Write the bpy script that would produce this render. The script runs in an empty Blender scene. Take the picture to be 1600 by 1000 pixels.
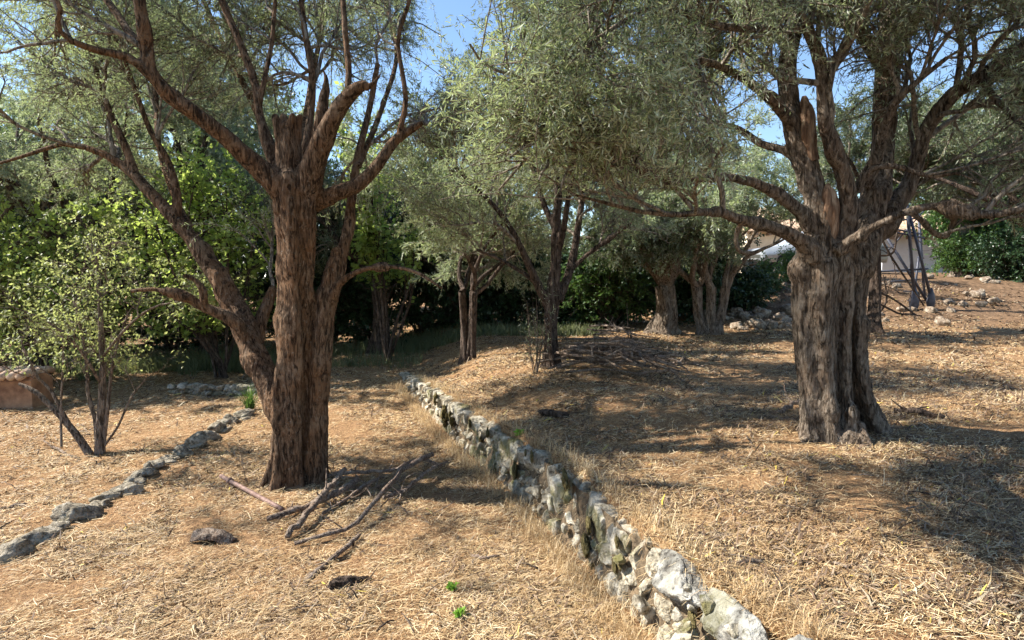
import bpy, bmesh, math, random
import numpy as np
from mathutils import Vector

# ------------------------------------------------------------------ camera, sky, sun
C = bpy.context.scene.collection
sc = bpy.context.scene
F = 950.0                      # focal length in px of a 1600 px wide frame
CAM = np.array([0.0, 0.0, 1.6])
PITCH = math.atan(70.0 / F)
cam = bpy.data.cameras.new("camera")
cam.sensor_width = 36.0
cam.lens = 36.0 * F / 1600.0
cam.clip_start = 0.05
cam.clip_end = 2000.0
cam_o = bpy.data.objects.new("camera", cam)
C.objects.link(cam_o)
cam_o.location = CAM
cam_o.rotation_euler = (math.pi / 2 - PITCH, 0, 0)
sc.camera = cam_o

SUN_EL = math.radians(43)
sdir = np.array([-1.0, 0.16, 0.0]); sdir /= np.linalg.norm(sdir)
sdir = sdir * math.cos(SUN_EL) + np.array([0, 0, math.sin(SUN_EL)])
w = bpy.data.worlds.new("World"); sc.world = w; w.use_nodes = True
nt = w.node_tree
for n in list(nt.nodes): nt.nodes.remove(n)
bg = nt.nodes.new('ShaderNodeBackground'); wo = nt.nodes.new('ShaderNodeOutputWorld')
sky = nt.nodes.new('ShaderNodeTexSky'); sky.sky_type = 'NISHITA'; sky.sun_disc = False
sky.sun_elevation = SUN_EL; sky.sun_rotation = math.atan2(sdir[0], sdir[1]) % (2 * math.pi)
sky.air_density = 1.0; sky.dust_density = 0.1; sky.ozone_density = 3.0
bg.inputs['Strength'].default_value = 0.092
nt.links.new(sky.outputs[0], bg.inputs[0]); nt.links.new(bg.outputs[0], wo.inputs[0])
sl = bpy.data.lights.new("sun", 'SUN'); sl.energy = 5.0; sl.angle = math.radians(0.53); sl.color = (1.0, 0.95, 0.86)
so = bpy.data.objects.new("sun", sl); C.objects.link(so)
so.rotation_euler = Vector(sdir).to_track_quat('Z', 'Y').to_euler()
so.location = (-20, 4, 18)
sc.view_settings.view_transform = 'Standard'; sc.view_settings.look = 'None'
sc.view_settings.exposure = 1.47; sc.view_settings.gamma = 1.0
sc.cycles.max_bounces = 8; sc.cycles.diffuse_bounces = 5; sc.cycles.glossy_bounces = 2
sc.cycles.transmission_bounces = 4; sc.cycles.transparent_max_bounces = 4
sc.cycles.use_adaptive_sampling = True; sc.cycles.adaptive_threshold = 0.02

# ------------------------------------------------------------------ maths helpers
def W(u, v, Y):
    """world point seen at pixel (u,v) of the 1600x1000 photograph at world depth Y"""
    a = (u - 800) / F; b = -(v - 500) / F
    cp, sp = math.cos(PITCH), math.sin(PITCH)
    d = np.array([a, cp + b * sp, -sp + b * cp])
    return CAM + d * (Y / d[1])

def ss(a, b, x):
    t = np.clip((np.asarray(x, float) - a) / (b - a), 0, 1)
    return t * t * (3 - 2 * t)

def norm(v):
    return v / np.maximum(np.linalg.norm(v, axis=-1, keepdims=True), 1e-9)

def _h(ix, iy, iz, seed):
    n = (ix * 374761393 + iy * 668265263 + iz * 2147483647 + seed * 974634777) & 0xffffffff
    n = ((n ^ (n >> 13)) * 1274126177) & 0xffffffff
    n = ((n ^ (n >> 16)) * 2246822519) & 0xffffffff
    return ((n ^ (n >> 15)) & 0xffffff) / float(0xffffff)

def vnoise(P, scale=1.0, seed=0):
    P = np.asarray(P, float) * scale
    i = np.floor(P).astype(np.int64); f = P - i; f = f * f * (3 - 2 * f)
    x, y, z = i[..., 0], i[..., 1], i[..., 2]; fx, fy, fz = f[..., 0], f[..., 1], f[..., 2]
    r = 0
    for dx in (0, 1):
        for dy in (0, 1):
            for dz in (0, 1):
                r = r + _h(x + dx, y + dy, z + dz, seed) * (fx if dx else 1 - fx) * (fy if dy else 1 - fy) * (fz if dz else 1 - fz)
    return r * 2 - 1

def fbm(P, scale, oct=3, seed=0):
    s = 0; a = 1.0; t = 0
    for o in range(oct):
        s = s + a * vnoise(P, scale * 2 ** o, seed + o * 17); t += a; a *= 0.5
    return s / t

# ------------------------------------------------------------------ mesh helpers
class MB:
    def __init__(s): s.v = []; s.f = []; s.n = 0
    def add(s, V, *Fs):
        V = np.asarray(V, float).reshape(-1, 3)
        for f in Fs:
            f = np.asarray(f, np.int64)
            if f.size: s.f.append(f + s.n)
        s.v.append(V); s.n += len(V); return s
    def data(s):
        return np.concatenate(s.v), s.f
    def build(s, name, mat, parent=None, smooth=True):
        V, fs = s.data(); me = make_mesh(name, V, fs, smooth)
        o = bpy.data.objects.new(name, me); C.objects.link(o)
        me.materials.append(mat)
        if parent is not None: o.parent = parent
        return o

def make_mesh(name, V, fs, smooth=True):
    me = bpy.data.meshes.new(name)
    me.vertices.add(len(V)); me.vertices.foreach_set('co', V.astype(np.float32).ravel())
    loops = np.concatenate([f.ravel() for f in fs]); tot = np.concatenate([np.full(len(f), f.shape[1]) for f in fs])
    start = np.concatenate([[0], np.cumsum(tot)[:-1]])
    me.loops.add(len(loops)); me.loops.foreach_set('vertex_index', loops.astype(np.int32))
    me.polygons.add(len(tot)); me.polygons.foreach_set('loop_start', start.astype(np.int32))
    me.polygons.foreach_set('use_smooth', np.full(len(tot), smooth))
    me.update(calc_edges=True)
    return me

def tag(o, label=None, cat=None, group=None, kind=None):
    if label: o['label'] = label
    if cat: o['category'] = cat
    if group: o['group'] = group
    if kind: o['kind'] = kind
    return o

def empty(name, loc, label=None, cat=None, group=None):
    o = bpy.data.objects.new(name, None); C.objects.link(o)
    o.location = [float(c) for c in loc]; o.empty_display_size = 0.2
    tag(o, label, cat, group); o['_off'] = [float(c) for c in loc]
    return o

def localize(mb, root):
    off = np.array(root['_off'])
    mb.v = [v - off for v in mb.v]
    return mb

def spline(pts, K):
    """Catmull-Rom through rows of pts (any number of columns), K samples"""
    P = np.asarray(pts, float); n = len(P)
    Q = np.vstack([2 * P[0] - P[1], P, 2 * P[-1] - P[-2]])
    seg = np.linalg.norm(np.diff(P[:, :3], axis=0), axis=1); cum = np.concatenate([[0], np.cumsum(seg)])
    t = np.linspace(0, cum[-1], K); i = np.clip(np.searchsorted(cum, t, side='right') - 1, 0, n - 2)
    u = ((t - cum[i]) / seg[i])[:, None]
    a, b, c, d = Q[i], Q[i + 1], Q[i + 2], Q[i + 3]
    return 0.5 * ((2 * b) + (-a + c) * u + (2 * a - 5 * b + 4 * c - d) * u ** 2 + (-a + 3 * b - 3 * c + d) * u ** 3)

def tubes(P, R, sides, wob=None, cap=False):
    """P (N,K,3), R (N,K) -> verts, quads(, caps)"""
    N, K = R.shape
    T = np.empty_like(P); T[:, 1:-1] = P[:, 2:] - P[:, :-2]; T[:, 0] = P[:, 1] - P[:, 0]; T[:, -1] = P[:, -1] - P[:, -2]
    T = norm(T)
    ref = np.where(np.abs(T[:, 0, 2:3]) < 0.9, np.array([[0, 0, 1.0]]), np.array([[1.0, 0, 0]]))
    A = np.empty_like(P); a = norm(np.cross(ref, T[:, 0]))
    for k in range(K):
        a = norm(a - T[:, k] * np.sum(a * T[:, k], axis=1, keepdims=True)); A[:, k] = a
    B = np.cross(T, A)
    th = np.arange(sides) * 2 * np.pi / sides
    rr = R[:, :, None] * (np.ones(sides) if wob is None else wob(P, th))
    V = P[:, :, None] + A[:, :, None] * (np.cos(th)[:, None] * rr[..., None]) + B[:, :, None] * (np.sin(th)[:, None] * rr[..., None])
    idx = np.arange(N * K * sides).reshape(N, K, sides); nx = np.roll(idx, -1, axis=2)
    q = np.stack([idx[:, :-1], nx[:, :-1], nx[:, 1:], idx[:, 1:]], axis=-1).reshape(-1, 4)
    out = [V.reshape(-1, 3), q]
    if cap: out += [idx[:, 0, ::-1], idx[:, -1]]
    return out

def box(cx, cy, cz, sx, sy, sz, rz=0.0):
    V = np.array([[x, y, z] for x in (-.5, .5) for y in (-.5, .5) for z in (-.5, .5)]) * [sx, sy, sz]
    c, s = math.cos(rz), math.sin(rz)
    V = V @ np.array([[c, s, 0], [-s, c, 0], [0, 0, 1]]) + [cx, cy, cz]
    return V, np.array([[0, 1, 3, 2], [4, 6, 7, 5], [0, 4, 5, 1], [2, 3, 7, 6], [0, 2, 6, 4], [1, 5, 7, 3]])

_bm = {}
def ico(sub):
    if sub not in _bm:
        b = bmesh.new(); bmesh.ops.create_icosphere(b, subdivisions=sub, radius=1.0)
        b.verts.ensure_lookup_table()
        _bm[sub] = (np.array([v.co[:] for v in b.verts]), np.array([[v.index for v in f.verts] for f in b.faces])); b.free()
    return _bm[sub]

def rock(rng, size, sub=3, planes=9, rough=0.06, boxy=0.0):
    """angular weathered rock; size = full extents"""
    D, T = ico(sub)
    n = norm(rng.normal(size=(planes, 3))); d = rng.uniform(0.52, 0.88, planes)
    n = np.vstack([n, np.eye(3), -np.eye(3)]); d = np.concatenate([d, np.full(6, 0.80 if boxy else 0.95)])
    c = np.maximum(D @ n.T, 1e-3)
    r = np.min(d / c, axis=1)
    r = np.minimum(r, 1.15)
    P = D * r[:, None]
    sd = int(rng.integers(1e6))
    P = P + D * (rough * fbm(P + 5, 2.2, 3, sd) * 1.6 + rough * .6 * fbm(P, 7, 2, sd + 3))[:, None]
    return P * (np.asarray(size) / 2 / 0.9), T

def rotm(rx, ry, rz):
    cx, sx, cy, sy, cz, sz = math.cos(rx), math.sin(rx), math.cos(ry), math.sin(ry), math.cos(rz), math.sin(rz)
    X = np.array([[1, 0, 0], [0, cx, -sx], [0, sx, cx]]); Y = np.array([[cy, 0, sy], [0, 1, 0], [-sy, 0, cy]]); Z = np.array([[cz, -sz, 0], [sz, cz, 0], [0, 0, 1]])
    return Z @ Y @ X

# ------------------------------------------------------------------ materials
class NT:
    def __init__(s, name):
        s.m = bpy.data.materials.new(name); s.m.use_nodes = True; s.t = s.m.node_tree
        for n in list(s.t.nodes): s.t.nodes.remove(n)
        s.out = s.n('ShaderNodeOutputMaterial')
    def n(s, typ, **kw):
        n = s.t.nodes.new(typ)
        for k, v in kw.items():
            if k.startswith('_'): setattr(n, k[1:], v)
            else: s.set(n, k.replace('__', ' '), v)
        return n
    def set(s, n, k, v):
        i = n.inputs[int(k[1:])] if k[0] == 'i' and k[1:].isdigit() else n.inputs[k]
        if hasattr(v, 'node'): s.t.links.new(v, i)
        else: i.default_value = v
    def noise(s, vec, scale, detail=4, rough=0.6, dist=0.0):
        return s.n('ShaderNodeTexNoise', Vector=vec, Scale=scale, Detail=detail, Roughness=rough, Distortion=dist).outputs['Fac']
    def ramp(s, fac, *stops, interp='LINEAR'):
        n = s.n('ShaderNodeValToRGB', Fac=fac); r = n.color_ramp; r.interpolation = interp
        while len(r.elements) < len(stops): r.elements.new(0.5)
        for e, (p, c) in zip(r.elements, stops):
            e.position = p; e.color = (c, c, c, 1) if isinstance(c, (int, float)) else (*c, 1)
        return n.outputs['Color']
    def mix(s, f, a, b, mode='MIX'):
        n = s.n('ShaderNodeMix', _data_type='RGBA', _blend_type=mode)
        for i, v in ((0, f), (6, a), (7, b)):
            if hasattr(v, 'node'): s.t.links.new(v, n.inputs[i])
            else: n.inputs[i].default_value = v if i == 0 else (*v, 1)
        return n.outputs[2]
    def math(s, op, a, b=0.0):
        return s.n('ShaderNodeMath', _operation=op, i0=a, i1=b).outputs[0]
    def coord(s, scale=(1, 1, 1), kind='Object'):
        c = s.n('ShaderNodeTexCoord').outputs[kind]
        return s.n('ShaderNodeMapping', Vector=c, Scale=scale).outputs[0]
    def bump(s, h, strength=0.5, dist=0.02, nrm=None):
        k = dict(Height=h, Strength=strength, Distance=dist)
        if nrm is not None: k['Normal'] = nrm
        return s.n('ShaderNodeBump', **k).outputs[0]
    def pbr(s, col, rough=0.8, nrm=None, spec=0.3, metal=0.0):
        k = {'Base Color': col if hasattr(col, 'node') else (*col, 1), 'Roughness': rough, 'Metallic': metal, 'Specular IOR Level': spec}
        n = s.n('ShaderNodeBsdfPrincipled')
        for a, v in k.items(): s.set(n, a, v)
        if nrm is not None: s.set(n, 'Normal', nrm)
        return n.outputs[0]
    def done(s, sh):
        s.t.links.new(sh, s.out.inputs[0]); return s.m

def bark_mat(name, dark, mid, light, tint=(0.30, 0.13, 0.06), tintf=0.35, zs=0.14, sc_=1.0):
    m = NT(name)
    vi = m.coord((sc_, sc_, sc_)); wrp = m.n('ShaderNodeTexNoise', Vector=vi, Scale=6.0, Detail=3).outputs['Color']
    base = m.n('ShaderNodeMix', _data_type='VECTOR', i0=0.03); m.t.links.new(vi, base.inputs[4]); m.t.links.new(wrp, base.inputs[5])
    def st(z): return m.n('ShaderNodeMapping', Vector=base.outputs[1], Scale=(1, 1, z)).outputs[0]
    a = m.noise(st(zs * 1.5), 60, 6, 0.7, 0.4); b = m.noise(st(zs * 1.3), 42, 5, 0.62, 1.0); c = m.noise(vi, 3.2, 4, 0.6); e = m.noise(st(.3), 130, 4, 0.7, 0.2)
    fis = m.ramp(b, (0.36, 0.0), (0.49, 1.0))
    col = m.ramp(a, (0.32, dark), (0.50, mid), (0.68, light))
    col = m.mix(m.ramp(c, (0.42, 0.0), (0.60, tintf)), col, tint)
    col = m.mix(m.ramp(m.noise(vi, 5.5, 5, 0.7, 0.4), (0.52, 0.0), (0.66, 0.6)), col, light)
    col = m.mix(m.ramp(m.noise(vi, 26, 4, 0.75), (0.60, 0.0), (0.72, 0.5)), col, (0.34, 0.33, 0.28))
    col = m.mix(m.ramp(fis, (0, 0.85), (1, 0.0)), col, tuple(x * 0.45 for x in dark))
    h = m.math('ADD', m.math('MULTIPLY', a, 0.9), m.math('ADD', m.math('MULTIPLY', fis, 0.7), m.math('MULTIPLY', e, 0.35)))
    return m.done(m.pbr(col, 0.92, m.bump(h, 0.9, 0.04), 0.12))

def leaf_mat(name, top_lo, top_hi, under, trans, transf=0.35, rough=0.45, dry=None, spec=0.35):
    m = NT(name)
    g = m.n('ShaderNodeNewGeometry')
    r = g.outputs['Random Per Island']
    stops = [(0.0, top_lo), (0.85, top_hi)]
    if dry: stops += [(0.95, top_hi), (1.0, dry)]
    top = m.ramp(r, *stops)
    big = m.noise(m.coord(), 1.3, 2, 0.5)
    top = m.mix(m.ramp(big, (0.35, 0.0), (0.65, 0.35)), top, top_hi)
    col = m.mix(g.outputs['Backfacing'], top, under) if under else top
    p = m.pbr(col, rough, None, spec)
    t = m.n('ShaderNodeBsdfTranslucent', Color=m.mix(r, trans, tuple(x * 0.7 for x in trans))).outputs[0]
    mx = m.n('ShaderNodeMixShader', i0=transf); m.t.links.new(p, mx.inputs[1]); m.t.links.new(t, mx.inputs[2])
    return m.done(mx.outputs[0])

M = {}
M['bark_warm'] = bark_mat('bark_warm', (0.04, 0.025, 0.016), (0.15, 0.092, 0.056), (0.30, 0.21, 0.14), (0.21, 0.105, 0.048), 0.5)
M['bark_grey'] = bark_mat('bark_grey', (0.05, 0.036, 0.026), (0.17, 0.13, 0.096), (0.37, 0.31, 0.245), (0.23, 0.14, 0.085), 0.3)
M['bark_pale'] = bark_mat('bark_pale', (0.09, 0.065, 0.05), (0.23, 0.18, 0.14), (0.38, 0.32, 0.26), (0.28, 0.17, 0.11), 0.3)
M['bark_dark'] = bark_mat('bark_dark', (0.03, 0.022, 0.016), (0.09, 0.065, 0.05), (0.20, 0.15, 0.12), (0.10, 0.06, 0.04), 0.3)
M['stick'] = bark_mat('stick_bark', (0.18, 0.12, 0.09), (0.38, 0.29, 0.22), (0.56, 0.47, 0.38), (0.22, 0.11, 0.06), 0.3, 0.5, 1.4)

M['twig'] = bark_mat('olive_twig', (0.13, 0.105, 0.08), (0.31, 0.26, 0.21), (0.50, 0.45, 0.37), (0.22, 0.16, 0.10), 0.3)
m = NT('heartwood'); v = m.coord((1, 1, 0.12)); a = m.noise(v, 40, 5, 0.6, 0.5); b = m.noise(m.coord(), 9, 3, 0.6)
col = m.ramp(a, (0.36, (0.08, 0.045, 0.028)), (0.5, (0.22, 0.135, 0.085)), (0.66, (0.42, 0.30, 0.20)))
col = m.mix(m.ramp(b, (0.5, 0.0), (0.65, 0.6)), col, (0.13, 0.07, 0.04))
M['heartwood'] = m.done(m.pbr(col, 0.85, m.bump(m.math('ADD', a, b), 1.0, 0.02), 0.15))

M['olive'] = leaf_mat('olive_leaf', (0.07, 0.10, 0.05), (0.19, 0.235, 0.14), (0.42, 0.455, 0.36), (0.42, 0.51, 0.20), 0.4, 0.42, (0.28, 0.21, 0.07))
M['olive_pale'] = leaf_mat('olive_leaf_pale', (0.11, 0.15, 0.08), (0.26, 0.30, 0.18), (0.44, 0.47, 0.37), (0.44, 0.52, 0.24), 0.4, 0.45, (0.30, 0.24, 0.10))
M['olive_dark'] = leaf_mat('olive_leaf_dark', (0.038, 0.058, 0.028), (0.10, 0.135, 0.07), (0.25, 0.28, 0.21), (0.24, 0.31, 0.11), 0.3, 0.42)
M['bright'] = leaf_mat('bright_leaf', (0.11, 0.165, 0.04), (0.26, 0.33, 0.09), None, (0.56, 0.70, 0.15), 0.52, 0.5)
M['sap'] = leaf_mat('sapling_leaf', (0.10, 0.14, 0.05), (0.26, 0.30, 0.13), None, (0.50, 0.55, 0.18), 0.45, 0.5)
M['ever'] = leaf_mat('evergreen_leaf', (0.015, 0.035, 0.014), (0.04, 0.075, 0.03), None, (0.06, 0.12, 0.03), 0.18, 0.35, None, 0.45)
M['mid'] = leaf_mat('mid_leaf', (0.03, 0.07, 0.02), (0.08, 0.14, 0.04), None, (0.16, 0.28, 0.05), 0.3, 0.4)
M['weed'] = leaf_mat('weed_leaf', (0.09, 0.115, 0.055), (0.20, 0.21, 0.11), None, (0.22, 0.26, 0.10), 0.35, 0.6)
M['seedling'] = leaf_mat('seedling_leaf', (0.10, 0.24, 0.03), (0.20, 0.36, 0.05), None, (0.4, 0.7, 0.08), 0.4, 0.5)

# straw
m = NT('straw'); g = m.n('ShaderNodeNewGeometry'); r = g.outputs['Random Per Island']
col = m.ramp(r, (0.0, (0.16, 0.085, 0.042)), (0.2, (0.36, 0.235, 0.115)), (0.5, (0.63, 0.455, 0.235)), (0.8, (0.78, 0.62, 0.37)), (1.0, (0.84, 0.71, 0.50)))
big = m.noise(m.coord(), 1.1, 4, 0.6)
col = m.mix(m.ramp(big, (0.42, 0.0), (0.62, 0.6)), col, (0.40, 0.255, 0.125))
p = m.pbr(col, 0.6, None, 0.3); t = m.n('ShaderNodeBsdfTranslucent', Color=col).outputs[0]
mx = m.n('ShaderNodeMixShader', i0=0.22); m.t.links.new(p, mx.inputs[1]); m.t.links.new(t, mx.inputs[2])
M['straw'] = m.done(mx.outputs[0])
m = NT('litter'); g = m.n('ShaderNodeNewGeometry'); r = g.outputs['Random Per Island']
col = m.ramp(r, (0.0, (0.05, 0.03, 0.018)), (0.5, (0.14, 0.085, 0.05)), (0.85, (0.26, 0.19, 0.13)), (0.97, (0.35, 0.30, 0.20)), (1.0, (0.5, 0.38, 0.05)))
M['litter'] = m.done(m.pbr(col, 0.7, None, 0.25))

m = NT('ground'); v = m.coord()
a = m.noise(v, 60, 6, 0.7, 0.4); b = m.noise(v, 1.6, 5, 0.6); c = m.noise(v, 9, 4, 0.65)
col = m.ramp(a, (0.30, (0.12, 0.065, 0.034)), (0.5, (0.34, 0.20, 0.10)), (0.70, (0.58, 0.39, 0.20)))
col = m.mix(m.ramp(b, (0.45, 0.0), (0.68, 0.55)), col, (0.30, 0.17, 0.09))
col = m.mix(m.ramp(c, (0.52, 0.0), (0.66, 0.6)), col, (0.15, 0.09, 0.055))
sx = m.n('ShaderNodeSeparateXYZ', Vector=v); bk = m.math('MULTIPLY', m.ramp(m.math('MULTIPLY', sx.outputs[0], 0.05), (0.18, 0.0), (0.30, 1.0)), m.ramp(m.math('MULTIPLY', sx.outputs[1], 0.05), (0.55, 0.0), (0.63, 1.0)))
col = m.mix(m.math('MULTIPLY', bk, 0.85), col, m.ramp(m.noise(v, 7, 6, 0.75), (0.35, (0.07, 0.045, 0.028)), (0.65, (0.26, 0.165, 0.10))))  # darker brown soil on the bank, its darkness also standing in for tree shade
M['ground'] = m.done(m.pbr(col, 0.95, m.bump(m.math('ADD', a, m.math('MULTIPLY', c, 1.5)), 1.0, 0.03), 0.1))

def stone_mat(name, base, light, dark, moss=0.35, lich=0.4):
    m = NT(name); v = m.coord()
    a = m.noise(v, 14, 6, 0.65, 0.3); b = m.noise(v, 45, 5, 0.7); c = m.noise(v, 5.5, 4, 0.6, 0.5); d = m.noise(v, 3.1, 4, 0.65, 0.3)
    col = m.ramp(a, (0.30, dark), (0.48, base), (0.66, light))
    col = m.mix(m.ramp(b, (0.36, 0.8), (0.50, 0.0)), col, tuple(x * 0.45 for x in dark))
    col = m.mix(m.ramp(c, (0.52, 0.0), (0.60, lich)), col, (0.60, 0.56, 0.47))
    col = m.mix(m.ramp(d, (0.52, 0.0), (0.60, moss)), col, (0.13, 0.12, 0.03))
    h = m.math('ADD', a, m.math('MULTIPLY', b, 0.6))
    return m.done(m.pbr(col, 0.93, m.bump(h, 0.9, 0.03), 0.15))
M['lime'] = stone_mat('limestone', (0.36, 0.315, 0.235), (0.58, 0.52, 0.405), (0.10, 0.08, 0.055), 0.7, 0.55)
M['lime_grey'] = stone_mat('grey_limestone', (0.20, 0.19, 0.165), (0.38, 0.37, 0.34), (0.07, 0.06, 0.05), 0.4, 0.4)
M['edge_stone'] = stone_mat('edging_stone', (0.27, 0.23, 0.17), (0.46, 0.41, 0.33), (0.07, 0.055, 0.04), 0.35, 0.35)
M['rubble'] = stone_mat('rubble', (0.24, 0.185, 0.135), (0.40, 0.335, 0.265), (0.14, 0.10, 0.07), 0.15, 0.3)
m = NT('moss'); v = m.coord(); a = m.noise(v, 60, 5, 0.7)
M['moss'] = m.done(m.pbr(m.ramp(a, (0.3, (0.05, 0.042, 0.018)), (0.55, (0.15, 0.12, 0.05)), (0.7, (0.34, 0.27, 0.14))), 0.95, m.bump(a, 1, 0.02), 0.1))

def plain(name, c1, c2, scale=6, rough=0.85, metal=0.0, spec=0.3, bump=0.3):
    m = NT(name); v = m.coord(); a = m.noise(v, scale, 5, 0.65)
    return m.done(m.pbr(m.ramp(a, (0.35, c1), (0.65, c2)), rough, m.bump(a, bump, 0.02), spec, metal))
M['earth'] = plain('wall_earth', (0.05, 0.035, 0.02), (0.19, 0.135, 0.08), 25, bump=1.0)
M['terracotta'] = plain('ochre_render', (0.17, 0.085, 0.045), (0.40, 0.22, 0.12), 5)
M['tile'] = plain('roof_tile', (0.35, 0.22, 0.14), (0.55, 0.42, 0.30), 5)
M['white_wall'] = plain('white_render', (0.66, 0.66, 0.66), (0.80, 0.80, 0.80), 1.5)
M['cream_wall'] = plain('cream_render', (0.62, 0.52, 0.36), (0.78, 0.68, 0.50), 1.5)
M['beam'] = plain('old_timber', (0.20, 0.14, 0.09), (0.36, 0.28, 0.20), 12)
M['steel'] = plain('dark_steel', (0.03, 0.035, 0.05), (0.07, 0.07, 0.09), 14, 0.5, 0.3, 0.5)
M['rust'] = plain('rusty_pipe', (0.13, 0.075, 0.06), (0.26, 0.17, 0.14), 30, 0.7, 0.2)
M['paint'] = plain('silver_paint', (0.36, 0.39, 0.41), (0.42, 0.45, 0.47), 2, 0.3, 0.3, 0.5, 0.0)
M['tyre'] = plain('tyre_rubber', (0.015, 0.015, 0.016), (0.03, 0.03, 0.03), 20, 0.8)
M['glass'] = plain('car_glass', (0.03, 0.04, 0.05), (0.05, 0.06, 0.07), 2, 0.08, 0.0, 0.6, 0.0)
M['alloy'] = plain('alloy', (0.35, 0.35, 0.36), (0.45, 0.45, 0.46), 9, 0.35, 0.8, 0.5, 0.0)

# ------------------------------------------------------------------ terrain
WL = np.array([(1.55, 0.0), (1.30, 0.8), (0.95, 1.7), (0.72, 2.3), (0.60, 2.7), (0.43, 3.3), (0.22, 3.95), (-0.08, 4.7), (-0.45, 5.55), (-0.85, 6.7), (-1.33, 8.1), (-1.75, 9.5), (-2.6, 12.0), (-6, 20), (-60, 160)])
_y = np.linspace(-3, 160, 4000)
_x = np.interp(_y, WL[:, 1], WL[:, 0]); _x[_y < 0] = 1.55 - (_y[_y < 0]) * 0.3
def _sm(x, k):
    ker = np.hanning(k); ker /= ker.sum(); return np.convolve(np.pad(x, k // 2, mode='edge'), ker, 'same')[k // 2:-(k // 2)]
_x = _sm(_x, 13)
def xw(y): return np.interp(y, _y, _x)
def wall_h(y): return np.interp(y, [0, 3.5, 5.0, 6.7, 8.1, 9.5, 10.5], [0.40, 0.39, 0.36, 0.30, 0.19, 0.06, 0.0])
def hgt(x, y, detail=True):
    x = np.asarray(x, float); y = np.asarray(y, float)
    s = x - xw(y); H = wall_h(y)
    P = np.stack([x, y, 0 * x], -1)
    low = 0.02 * vnoise(P, 0.7, 3) + 0.10 * ss(9, 13, y) - 0.08 * ss(-3.0, -4.2, x) * 1.0
    up = 0.50 + 0.05 * vnoise(P, 0.45, 5)
    wstep = np.interp(y, [0, 8.5, 11, 14], [0.10, 0.12, 1.2, 2.5])
    edge = ss(-0.25, 1.0, s / wstep)
    rise = H + 0.01 + (up - H) * ss(0.15, 1.4 , s)
    rise = np.where(y > 8, rise * (1 - ss(8, 11, y)) + up * ss(0.0, 2.2, s) * ss(8, 11, y), rise)
    z = low * (1 - edge) + np.maximum(rise, low) * edge
    z = z + ss(11.4, 16.5, y) * (0.45 * ss(2.5, 5.0, x) + 0.50 * ss(5, 9, x)) + 0.10 * ss(3, 5, x) * ss(8, 11, y)
    z = z + 0.12 * ss(16.5, 22, y) * ss(5, 9, x)
    if detail:
        f = 1 - ss(12, 20, y)
        z = z + 0.014 * vnoise(P, 4.0, 9) * f + 0.008 * vnoise(P, 13.0, 11) * f
        r = ss(4.5, 7, x) * ss(10.6, 12.5, y) * (1 - ss(17, 20, y))
        z = z + r * (0.10 * fbm(P, 1.6, 3, 21))
    return z

ys = np.concatenate([np.arange(-3, 1.0, 0.25), np.arange(1.0, 7.0, 0.035), np.arange(7, 13, 0.08), np.arange(13, 22, 0.3), np.geomspace(22, 159, 30)])
sp = np.concatenate([np.arange(0, 0.3, 0.03), np.arange(0.3, 4.0, 0.04), np.arange(4, 12, 0.14), np.geomspace(12, 160, 25)])
sxs = np.concatenate([-sp[1:][::-1], sp])
YY, SS = np.meshgrid(ys, sxs, indexing='ij'); XX = xw(YY) + SS
ZZ = hgt(XX, YY)
far = np.maximum(np.abs(XX), YY); ZZ = ZZ - np.clip(far - 40, 0, None) * 0.03
V = np.stack([XX, YY, ZZ], -1).reshape(-1, 3)
nx_, ny_ = len(sxs), len(ys); idx = np.arange(nx_ * ny_).reshape(ny_, nx_)
q = np.stack([idx[:-1, :-1], idx[:-1, 1:], idx[1:, 1:], idx[1:, :-1]], -1).reshape(-1, 4)
g_o = MB().add(V, q).build('ground', M['ground']); tag(g_o, kind='structure')

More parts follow.
